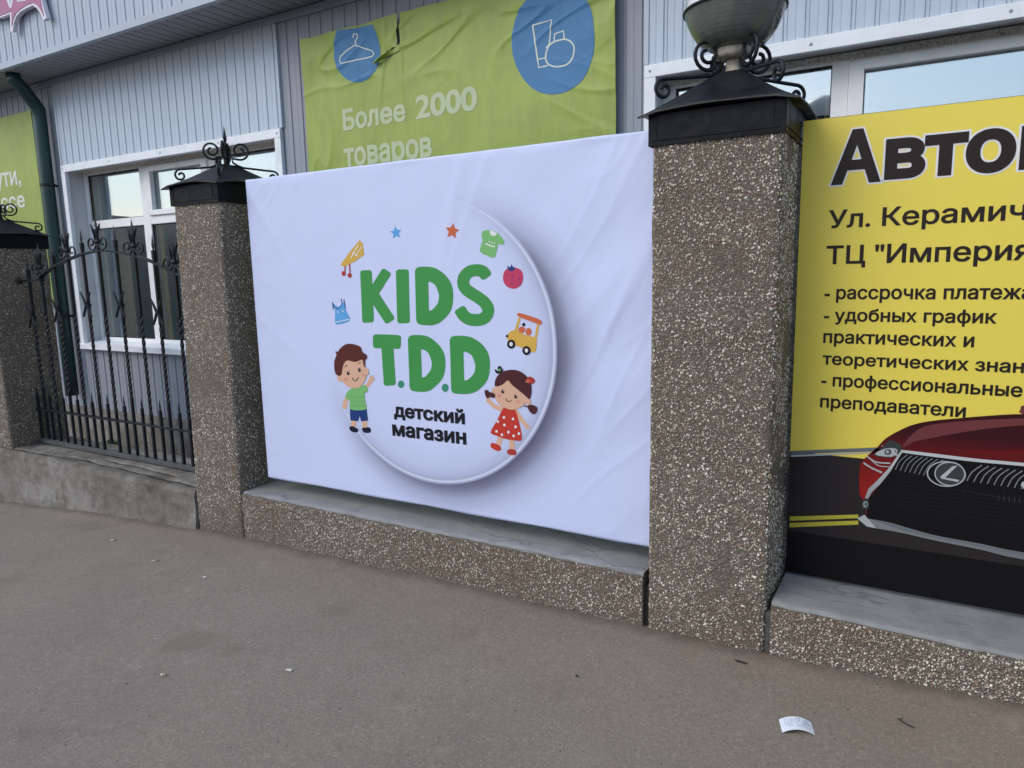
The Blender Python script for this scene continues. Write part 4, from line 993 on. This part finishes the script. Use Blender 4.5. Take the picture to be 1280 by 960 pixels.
po += stroke([(965, 540), (950, 585)], 28, 0, mi=1, ly=1)+stroke([(1024, 552), (1024, 605)], 28, 0, mi=1, ly=1)
po += [(sp2_([(918, 570), (945, 576), (964, 590), (966, 606), (950, 613), (922, 600), (910, 586)]), 4, 2), (sp2_([(1002, 608), (1022, 602), (1046, 612), (1046, 632), (1020, 634), (1000, 624)]), 5, 2)]
po += [(sp2_([(978, 385), (1010, 380), (1040, 392), (1060, 450), (1078, 550), (1040, 556), (990, 548), (940, 530), (911, 512), (945, 450)], 3), 4, 3)]
for a, b in ((982, 434), (1030, 442), (950, 456), (985, 474), (1044, 484), (943, 508), (1006, 512), (972, 526), (1034, 532), (1062, 520)): po.append((ell(a, b, 6.5, 7.5, 12), 6, 4))
po += [(sp2_([(935, 270), (960, 225), (1000, 205), (1060, 215), (1100, 270), (1108, 330), (1090, 365), (1045, 390), (1000, 388), (955, 362), (932, 320)]), 1, 6), (ell(1110, 350, 14, 18), 1, 6.4), (ell(930, 292, 12, 17), 1, 6.4)]
po += [(sp2_([(934, 262), (942, 222), (972, 192), (1015, 180), (1060, 184), (1100, 210), (1125, 250), (1128, 300), (1118, 336), (1100, 322), (1062, 290), (1028, 262), (1004, 236), (980, 256), (950, 268)], 3), 0, 7)]
po += [(sp2_([(936, 176), (952, 186), (950, 168), (964, 158), (972, 172), (980, 178), (972, 192), (950, 200), (938, 192)], 3), 3, 7.5), (ell(960, 180, 8, 7), 7, 8), (sp2_([(1108, 222), (1125, 216), (1145, 230), (1144, 248), (1126, 254), (1106, 244)], 3), 5, 7.5), (ell(1110, 240, 12, 9), 8, 8)]
po += [(sp2_([(880, 292), (892, 286), (906, 298), (925, 302), (938, 316), (930, 330), (908, 324), (896, 332), (884, 318)], 3), 0, 7.5), (sp2_([(1108, 374), (1125, 366), (1145, 370), (1160, 384), (1154, 408), (1136, 416), (1118, 400)], 3), 0, 7.5)]+stroke([(1088, 372), (1114, 378)], 6, 0, mi=0, ly=7.6)
po += [(ell(977, 295, 8, 11), 3, 8), (ell(1046, 322, 8, 11), 3, 8), (ell(980, 291, 2.5, 3), 6, 9), (ell(1049, 318, 2.5, 3), 6, 9), (ell(958, 318, 13, 9), 2, 7.6), (ell(1058, 350, 13, 9), 2, 7.6)]
po += stroke([(993, 332), (1000, 346), (1014, 348), (1024, 342)], 4, 0, True, 3, 8)
flat('printed_girl', kb, conv(A2, po), YB, [PC[k] for k in gm], base=2, wv=wb, gap=.00035)
# little pictures round the rim
def star(cx, cy, R_, r, rot=0): return [(cx+(R_ if k % 2 == 0 else r)*math.sin(math.radians(36*k+rot)), cy-(R_ if k % 2 == 0 else r)*1.15*math.cos(math.radians(36*k+rot))) for k in range(10)]
flat('printed_star', kb, conv(A1, [(star(405, 174, 32, 15, -8), 0, 0)]), YB, [PC['blue']], base=2, wv=wb, label='blue star')
flat('printed_star', kb, conv(A1, [(star(706, 166, 38, 19, 8), 0, 0)]), YB, [PC['orange']], base=2, wv=wb, label='red star')
po = [(sp2_([(866, 168), (905, 160), (950, 178), (984, 222), (972, 240), (950, 236), (934, 305), (890, 296), (852, 272), (868, 214), (862, 200)], 2), 0, 0), (sp2_([(908, 162), (944, 178), (930, 192), (912, 186)], 3), 1, 1)]+stroke([(884, 232), (910, 244), (934, 250)], 7, 0, mi=1, ly=1)
for k in range(3): po.append((ell(904+k*13, 222+k*4, 4, 4, 8), 1, 1))
flat('printed_shirt', kb, conv(A1, po), YB, [PC['shirt'], PC['white']], base=2, wv=wb)
po = [(sp2_([(980, 392), (1000, 366), (1035, 360), (1070, 372), (1085, 405), (1076, 448), (1044, 472), (1006, 466), (980, 436)], 4), 0, 0), (sp2_([(1000, 350), (1016, 360), (1022, 342), (1032, 360), (1044, 358), (1036, 374), (1018, 380), (1004, 370)], 2), 1, 1)]
for k in range(14): po.append((ell(995+(k*37) % 76, 395+(k*23) % 62, 2.5, 3.5, 6), 1, 1))
flat('printed_tomato', kb, conv(A1, po), YB, [PC['pink'], PC['navy']], base=2, wv=wb)
po = [(sp2_([(1002, 716), (1040, 692), (1090, 716), (1150, 735), (1158, 770), (1148, 812), (1110, 800), (1060, 780), (1010, 760)], 3), 0, 0), ([(1060, 625), (1072, 630), (1050, 712), (1036, 706)], 0, 0), ([(1160, 655), (1172, 660), (1158, 748), (1144, 742)], 0, 0), (sp2_([(1060, 602), (1120, 618), (1178, 640), (1180, 665), (1120, 645), (1058, 620)], 3), 1, 1)]
po += [(ell(1078, 692, 18, 18), 1, .5), (ell(1114, 702, 16, 20), 1, .5), (ell(1088, 664, 9, 9), 2, .8)]
for a, b in ((1022, 768), (1104, 802)): po += [(ell(a, b, 22, 24), 2, 2), (ell(a, b, 9, 11), 3, 3)]
po += [(ell(1000, 726, 6, 8), 2, 2)]
flat('printed_toy_car', kb, conv(A1, po), YB, [PC['yellow'], PC['orange'], PC['ink'], PC['white']], base=2, wv=wb)
po = [([(212, 214), (228, 232), (236, 292), (190, 325), (128, 358), (110, 345), (160, 275)], 0, 0)]+stroke([(135, 352), (132, 384)], 6, 0, mi=1, ly=1)+stroke([(158, 340), (160, 396)], 6, 0, mi=1, ly=1)+[(ell(126, 392, 11, 13), 1, 1.5), (ell(158, 402, 11, 12), 1, 1.5)]
po += stroke([(205, 240), (165, 310)], 5, 0, mi=2, ly=1)+stroke([(170, 280), (205, 300)], 4, 0, mi=2, ly=1.2)+stroke([(222, 250), (190, 300)], 4, 0, mi=2, ly=1.4)
flat('printed_toy', kb, conv(A1, po), YB, [PC['yellow'], PC['brick'], PC['white']], base=2, wv=wb)
po = [(sp2_([(80, 580), (68, 552), (82, 560), (100, 572), (116, 552), (128, 548), (138, 590), (150, 610), (158, 645), (86, 664), (80, 620)], 2), 0, 0)]
po += stroke([(66, 545), (76, 570), (96, 578), (116, 556), (112, 528)], 4, 0, True, 1, 1)+stroke([(66, 545), (72, 585)], 4, 0, mi=1, ly=1.2)+stroke([(126, 530), (136, 580)], 4, 0, mi=1, ly=1.2)+stroke([(84, 652), (156, 636)], 4, 0, mi=2, ly=1)
po += [(ell(96, 598, 4, 5, 8), 2, 1), (ell(122, 592, 4, 5, 8), 2, 1)]
flat('printed_vest', kb, conv(A1, po), YB, [PC['blue'], PC['navy'], PC['white']], base=2, wv=wb)

# ------------------------------------------------------------------ yellow driving school board
YY = .30; YF = YY
yb = thing('billboard', 'yellow and black driving school board with Cyrillic lettering and a red car print', 'billboard', (1.8, YY, .24))
M['board_yellow'] = (lambda m: m.set(Base_Color=m.mix(m.ramp(m.noise(1.5, 4), [(.35, 0), (.7, .5)]), (.82, .67, .085), (.76, .62, .095)), Roughness=.42, Normal=m.bump(m.noise(2.5, 2), .12, .02)))(N('yellow_board_print'))
M['board_black'] = (lambda m: m.set(Base_Color=m.ramp(m.noise(240, 2, .7), [(.74, (.006, .005, .006)), (.80, (.05, .05, .05))]), Roughness=.38, Specular_IOR_Level=.2))(N('black_board_print'))
M['board_road'] = flatmat('charcoal_print', (.022, .018, .019), .4); M['board_road'].node_tree.nodes['Principled BSDF'].inputs['Specular IOR Level'].default_value = .25
g = G(); g.box(.489, YY+.001, .245, 3.1, YY+.028, 2.034); g.build('panel', M['board_black'], yb, bevel=.002)
X0, X1 = .490, 3.098
xz = lambda x, z: (x, z)
zl = at(989, 564, YF)[1]
flat('yellow_field', yb, [([(X0, zl), (X1, zl), (X1, 2.032), (X0, 2.032)], 0, 0)], YF, [M['board_yellow']], base=1, px=False)
z_b = at(988, 663, YF)[1]
flat('road_field', yb, [([(X0, z_b), (X1, z_b), (X1, zl), (X0, zl)], 0, 0)], YF, [M['board_road']], base=1, px=False)
M['silver'] = flatmat('silver_print', (.42, .45, .46), .35); M['steel'] = flatmat('steel_print', (.14, .16, .17), .35); M['car_red'] = flatmat('red_car_print', (.20, .010, .012), .3); M['car_red2'] = flatmat('bright_red_car_print', (.36, .022, .018), .3)
def mkgrad(name, z0, z1, c0, c1, rough=.3):
    m = N(name); pz_ = m.n('ShaderNodeSeparateXYZ', {0: m.n('ShaderNodeNewGeometry').outputs['Position']}).outputs[2]
    t = m.math('DIVIDE', m.math('SUBTRACT', pz_, z0), z1-z0, True)
    return m.set(Base_Color=m.mix(t, c0, c1), Roughness=rough, Specular_IOR_Level=.25)
M['car_red'] = mkgrad('red_car_print', .62, .88, (.30, .010, .012), (.040, .006, .009)); M['car_red2'] = mkgrad('bright_red_car_print', .60, .80, (.34, .018, .014), (.12, .008, .009)); M['chrome'] = mkgrad('chrome_print', .40, .80, (.10, .115, .12), (.50, .53, .54))
M['car_wine'] = flatmat('wine_car_print', (.155, .040, .044), .3)
M['mesh_print'] = flatmat('grille_mesh_print', (.014, .013, .015), .35); M['greybar'] = flatmat('grey_bar_print', (.22, .235, .24), .35); M['ltyellow'] = flatmat('yellow_line_print', (.48, .42, .05)); M['ink'] = PC['ink']; M['lamp_print'] = flatmat('pale_lamp_print', (.45, .47, .48), .3); M['dkgrey'] = flatmat('dark_grey_print', (.045, .05, .052), .35); M['txt'] = flatmat('dark_brown_lettering', (.022, .014, .012), .45)
flat('horizon_band', yb, [([(989, 563.5), (1100, 559), (1100, 564), (989, 567.5)], 1, 0), ([(989, 568.5), (1098, 564.8), (1098, 566.3), (989, 571)], 0, 0)], YF, [M['silver'], M['steel']], base=3)
flat('road_line', yb, [([(987.3, 645.5), (1073, 643), (1073, 647.5), (987.3, 650.8)], 0, 0)], YF, [M['ltyellow']], base=3)
flat('road_line', yb, [([(987, 653.5), (1073, 650.5), (1073, 655.5), (987, 659)], 0, 0)], YF, [M['ltyellow']], base=3)
B5 = lambda L_: [(1040+a/3.429, 500+b/3.429) for a, b in L_]
po = [(smooth_pts([(196, 200), (230, 165), (280, 135), (340, 108), (420, 90), (560, 76), (700, 65), (823, 60), (1100, 62)], 4)+[(1400, 80), (1600, 400), (1400, 760), (823, 600), (150, 500), (140, 440), (118, 400), (116, 330), (122, 268), (150, 240)], 0, 0)]
po += [(smooth_pts([(305, 190), (340, 150), (390, 115), (480, 98), (620, 86), (760, 80), (823, 78), (1100, 80)], 4)+[(1100, 100)]+smooth_pts([(823, 108), (700, 118), (560, 138), (450, 158), (350, 178)], 4)+[(305, 205)], 1, 1)]
po += [(smooth_pts([(480, 225), (600, 215), (720, 218), (823, 212), (1300, 215)], 3)+[(1300, 310), (823, 265), (640, 250)], 2, 1)]
po += [([(122, 270), (170, 245), (220, 290), (235, 305), (190, 345), (150, 400), (135, 400), (120, 330)], 2, 1)]
flat('car_body', yb, conv(B5, po), YF, [M['car_red'], M['car_wine'], M['car_red2']], base=3)
po = [(smooth_pts([(178, 235), (215, 205), (245, 172), (275, 180), (300, 200), (285, 235), (250, 246), (210, 242)], 3, True), 1, 0), (smooth_pts([(185, 232), (215, 212), (250, 205), (280, 212), (272, 236), (240, 243)], 3, True), 0, 1), (ell(240, 222, 15, 12), 1, 2), (ell(238, 221, 7, 6), 2, 3)]
po += stroke([(150, 240), (190, 265), (250, 270)], 6, 0, True, 2, 2)+stroke([(135, 268), (170, 290), (215, 310)], 7, 0, True, 2, 2)+stroke([(165, 252), (200, 280), (245, 285)], 4, 0, True, 0, 2.3)
rq = random.Random(4)
for k in range(26):
    a, b = 190+rq.random()*95, 190+rq.random()*50; po.append(([(a, b), (a+rq.uniform(3, 16), b+rq.uniform(-5, 3)), (a+rq.uniform(2, 12), b+rq.uniform(2, 7))], rq.choice([0, 1, 2, 1]), 1.2+k*.02))
flat('car_headlight', yb, conv(B5, po), YF, [M['silver'], M['dkgrey'], M['lamp_print']], base=5)
po = [([(300, 222), (823, 285), (1500, 345), (1450, 720), (823, 655), (450, 590), (300, 550), (150, 500), (150, 430), (190, 380), (250, 310)], 0, 0)]
flat('car_grille', yb, conv(B5, po), YF, [M['board_black']], base=6)
po = []
for i in range(8): po += stroke([(272+i*20, 298+i*4), (290+i*21, 262+i*3), (322+i*22, 234+i*3)], 3.2, 0, True, 0, 1+i*.01)
for i in range(18): po += stroke([(578+i*29, 345+i*4.3), (600+i*29, 308+i*4), (642+i*29, 278+i*4)], 4.5, 0, True, 0, 1+i*.01)
for i in range(22): po += thin([(560+i*13, 385+i*2.6), (567+i*13, 386+i*2.6)], 2, 1, 1)
for i in range(10): po += thin([(715+i*22, 405+i*2), (715+i*22, 430+i*2)], 3, 1, 1+i*.01)
for a in range(46):
    for b in range(7):
        u, v = 290+a*16+(b % 2)*8, 345+b*17+a*2.6
        if v < 540+a*3: po.append(([(u-5, v), (u, v-4), (u+5, v), (u, v+4)], 2, .5))
flat('grille_bars', yb, conv(B5, po), YF, [M['greybar'], M['dkgrey'], M['mesh_print']], base=7)
po = [(smooth_pts([(296, 212), (420, 226), (620, 250), (823, 268), (1500, 330)], 4)+smooth_pts([(1500, 345), (823, 282), (620, 264), (420, 240), (300, 224)], 4), 0, 0)]
po += stroke([(300, 218), (275, 255), (245, 300), (200, 352), (165, 385), (148, 420)], [8, 10, 14, 20, 20, 14], 0, False, 0, 0)
po += [(smooth_pts([(145, 505), (240, 522), (330, 548), (450, 580), (640, 615), (823, 652), (1400, 740)], 4)+smooth_pts([(1400, 770), (823, 682), (640, 640), (450, 602), (300, 568), (190, 548)], 4), 0, 0)]
po += [(smooth_pts([(165, 508), (240, 524), (330, 550), (450, 582), (640, 618), (823, 655), (1400, 745)], 4)+smooth_pts([(1400, 756), (823, 664), (640, 626), (450, 590), (300, 556)], 4), 1, 1)]
po += [([(108, 505), (140, 490), (190, 548), (150, 540)], 2, 1), (ell(144, 445, 17, 24, 16), 3, 2), (ell(144, 445, 10, 14, 12), 0, 3), (ell(146, 444, 5, 7, 10), 3, 4)]
po += [([(815, 348), (850, 350), (850, 385), (822, 380), (808, 362)], 2, 2)]
flat('car_chrome', yb, conv(B5, po), YF, [M['chrome'], M['steel'], M['lamp_print'], M['dkgrey']], base=9)
# round car emblem with its letter
po = [(B5(ell(490, 315, 84, 55, 40, rot=4)), 0, 0), (B5(ell(490, 315, 78, 50, 40, rot=4)), 1, 1), (B5(ell(505, 314, 66, 52, 40, rot=4)), 0, 2), (B5(ell(505, 314, 61, 47, 40, rot=4)), 2, 3)]
po += [(B5([(515, 282), (538, 278), (490, 325), (485, 330), (545, 340), (540, 349), (468, 334), (464, 326)]), 3, 4)]
flat('car_emblem', yb, po, YF, [M['silver'], M['board_black'], M['dkgrey'], M['lamp_print']], base=11)
flat('orange_mark', yb, conv(B5, [(smooth_pts([(808, 40), (812, 26), (840, 22), (1000, 20), (1000, 58), (816, 60)], 2, True), 0, 0)]), YF, [M['car_wine']], base=3)
# lettering
z6 = lambda a, b: (780+a/2.56, b/2.56)
z7 = lambda a, b: (960+a/2.525, 120+b/2.525)
text('lettering', yb, 'А', YF, PC['white'], z6(662, 586), z6(660, 422), z6(822, 572), ref='А', bold=.034, base=2, grow=.026)
text('lettering', yb, 'А', YF, M['txt'], z6(662, 586), z6(660, 422), z6(822, 572), ref='А', bold=.034, base=5)
text('lettering', yb, 'втошкола', YF, PC['white'], z6(832, 568), z6(832, 447), z6(1250, 535), prefix='вто', ref='в', bold=.040, base=2, grow=.028)
text('lettering', yb, 'втошкола', YF, M['txt'], z6(832, 568), z6(832, 447), z6(1250, 535), prefix='вто', ref='в', bold=.040, base=5)
text('lettering', yb, 'Ул. Керамическая', YF, M['txt'], z7(190, 417), z7(190, 361), z7(748, 390), prefix='Ул. Керами', ref='К', bold=.019, base=3)
text('lettering', yb, 'ТЦ "Империя"', YF, M['txt'], z7(183, 530), z7(183, 473), z7(768, 516), prefix='ТЦ "Импери', ref='Т', bold=.019, base=3)
for s, pf, b_, t_, r_ in (('- рассрочка платежа', '- рассрочка плат', z7(178, 640), z7(178, 609), z7(700, 636)), ('- удобных график', None, z7(176, 709), z7(176, 680), z7(722, 709)), ('практических и', None, z7(174, 778), z7(174, 748), z7(650, 787)),
                          ('теоретических знаний', 'теоретических знан', z7(172, 846), z7(172, 818), z7(808, 862)), ('- профессиональные', '- профессиональны', z7(168, 913), z7(168, 884), z7(760, 934))):
    text('lettering', yb, s, YF, M['txt'], b_, t_, r_, prefix=pf, ref='р' if 0 else 'х', bold=.024, base=3)
text('lettering', yb, 'преподаватели', YF, M['txt'], (1025, 508.5), (1025, 497), (1207, 518.5), ref='п', bold=.024, base=3)

# ------------------------------------------------------------------ small things on the ground
M['paper'] = simple('receipt_paper', (.72, .76, .84), .6, .04, 8, 0); M['faint'] = flatmat('faint_receipt_print', (.32, .36, .50))
rc = thing('receipt', 'small curled white till receipt lying on the pavement below the wide pillar', 'paper', (.655, -.425, gz(.655)))
cx, cy, ca, sa = .657, -.425, math.cos(.35), math.sin(.35)
def rp(u, v, lift=0):   # u along length -1..1, v across
    x = u*.050; y = v*.030; z = .004+.016*(1-u*u)+.003*v+lift
    return (cx+x*ca-y*sa, cy+x*sa+y*ca, gz(cx)+z)
g = G(); g.grid([[rp(-1+2*i/14, -1+2*j/4) for i in range(15)] for j in range(5)]); g.build('sheet', M['paper'], rc, smooth=True)
g = G()
for j in range(5):
    for k in range(9):
        if random.random() < .75:
            u = -.72+k*.17+random.uniform(-.02, .02); v = .62-j*.26; w_ = random.uniform(.05, .13)
            g.add([rp(u, v, .0008), rp(u+w_, v, .0008), rp(u+w_, v+.10, .0008), rp(u, v+.10, .0008)], [(0, 1, 2, 3)])
g.build('printed_lines', M['faint'], rc)
M['butt'] = simple('cigarette_paper', (.62, .60, .54), .8, .2, 40, 0); M['butt_dark'] = simple('cigarette_filter', (.38, .24, .12), .8, .2, 40, 0)
for (x, y, a, l, lab) in ((-3.30, -.33, .5, .030, 'white cigarette butt on the pavement near the cracked low wall'), (-2.68, -.46, .9, .034, 'white cigarette butt on the pavement in front of the spiked pillar'), (-1.52, -1.18, .6, .022, 'short white cigarette butt alone at the left of the pavement')):
    r = thing('cigarette_butt', lab, 'cigarette butt', (x, y, gz(x)), 'cigarette butts on the pavement')
    z = gz(x)+.006; dx, dy = math.cos(a)*l/2, math.sin(a)*l/2
    g = G(); g.tube([(x-dx, y-dy, z), (x-dx*.5, y-dy*.5, z+.0006), (x+dx*.3, y+dy*.3, z)], [.0037, .004, .004], 9); g.build('paper', M['butt'], r, smooth=True)
    g = G(); g.tube([(x+dx*.3, y+dy*.3, z), (x+dx, y+dy, z)], [.0041, .0040], 9); g.build('filter', M['butt_dark'], r, smooth=True)
for (x, y, w_, lab) in ((-1.102, -.936, .016, 'pale flattened scrap of paper on the open pavement'), (-2.21, -.492, .010, 'tiny pale paper scrap near the middle low wall')):
    g = G(); g.add([(x-w_, y-.006, gz(x)+.004), (x+w_, y-.004, gz(x)+.005), (x+w_*.8, y+.008, gz(x)+.008), (x-w_*.7, y+.007, gz(x)+.004), (x, y, gz(x)+.009)], [(0, 1, 4), (1, 2, 4), (2, 3, 4), (3, 0, 4)])
    tag(g.build('paper_scrap', M['butt'], origin=(x, y, gz(x))), lab, 'litter', 'paper scraps on the pavement')
M['twig'] = simple('dry_twig', (.035, .028, .02), .9, .3, 40, 0)
def leaf_blob(x, y, lx_, ly_, rot, lab):
    g = G(); b = gz(x)+.004; n_ = 18; P = []
    for k in range(n_):
        a = 2*math.pi*k/n_; q = random.uniform(.55, 1.15); u, v = lx_*q*math.cos(a), ly_*q*math.sin(a)
        P.append((x+u*math.cos(rot)-v*math.sin(rot), y+u*math.sin(rot)+v*math.cos(rot), b+random.uniform(0, .005)))
    g.add(P+[(x, y, b+.008), (x+lx_*.3, y, b+.002)], [(k, (k+1) % n_, n_) for k in range(n_)])
    tag(g.build('dry_leaf', M['twig'], origin=(x, y, gz(x))), lab, 'litter')
leaf_blob(.41, -.10, .030, .008, -.15, 'dark crumbled leaf at the foot of the wide pillar')
leaf_blob(-.10, -.47, .009, .006, .3, 'tiny dark leaf crumb alone left of the receipt')
for (x, y, pts, lab) in ((.955, -.27, [(-.02, .02, 0), (-.014, .004, .006), (.002, -.008, .006), (.026, -.012, .002)], 'small dark curved twig right of the receipt'),):
    g = G(); b = gz(x)+.005; g.tube([(x+a, y+c_, b+e) for a, c_, e in pts], [.0022]*len(pts), 6)
    if 'twig' in lab: g.tube([(x-.016, y+.012, b), (x-.006, y+.022, b+.006)], .0015, 5)
    tag(g.build('twig', M['twig'], origin=(x, y, gz(x))), lab, 'litter')
# grit scattered along the foot of the wall
n = 3600; g = G()
for i in range(n):
    x = random.uniform(-6.5, 2.2); near_ = random.random() < .72
    y = -abs(random.gauss(0, .05))-.004 if near_ else random.uniform(-2.6, -.1); s = random.uniform(.0010, .0032)*(2.0 if random.random() < .04 else 1); z = pz(x, y)
    a = random.random()*6; P = [(x+s*math.cos(a+k*2.09), y+s*math.sin(a+k*2.09), z-.001) for k in range(3)]+[(x, y, z+s*.9)]
    g.add(P, [(0, 1, 3), (1, 2, 3), (2, 0, 3)])
tag(g.build('grit', simple('grit_stone', (.17, .15, .13), .9, .5, 60, 0)), kind='stuff')
# debris and weed in the yard behind the iron panel
M['weed'] = simple('weed_leaf', (.06, .13, .045), .7, .3, 30, 0)
wd = thing('weed', 'low green weed growing behind the iron fence panel at the foot of the wall', 'plant', (-5.75, 1.12, -.14))
for k in range(26):
    a = random.uniform(0, 6.28); l = random.uniform(.05, .13); h = random.uniform(.05, .15); ox, oy = random.uniform(-.06, .06), random.uniform(-.04, .04)
    bx_, by_ = -5.75+ox, 1.10+oy; g = G(); ux, uy = math.cos(a), math.sin(a); wv_ = .014
    L1 = [(bx_+ux*l*t, by_+uy*l*t, -.14+h*math.sin(t*2.2)) for t in (0, .35, .7, 1)]; ws = [.003, wv_, wv_*.8, 0]
    vs = []
    for p, q in zip(L1, ws): vs += [(p[0]-uy*q, p[1]+ux*q, p[2]), (p[0]+uy*q, p[1]-ux*q, p[2])]
    g.add(vs, [(0, 1, 3, 2), (2, 3, 5, 4), (4, 5, 7, 6)]); g.build('leaf', M['weed'], wd)
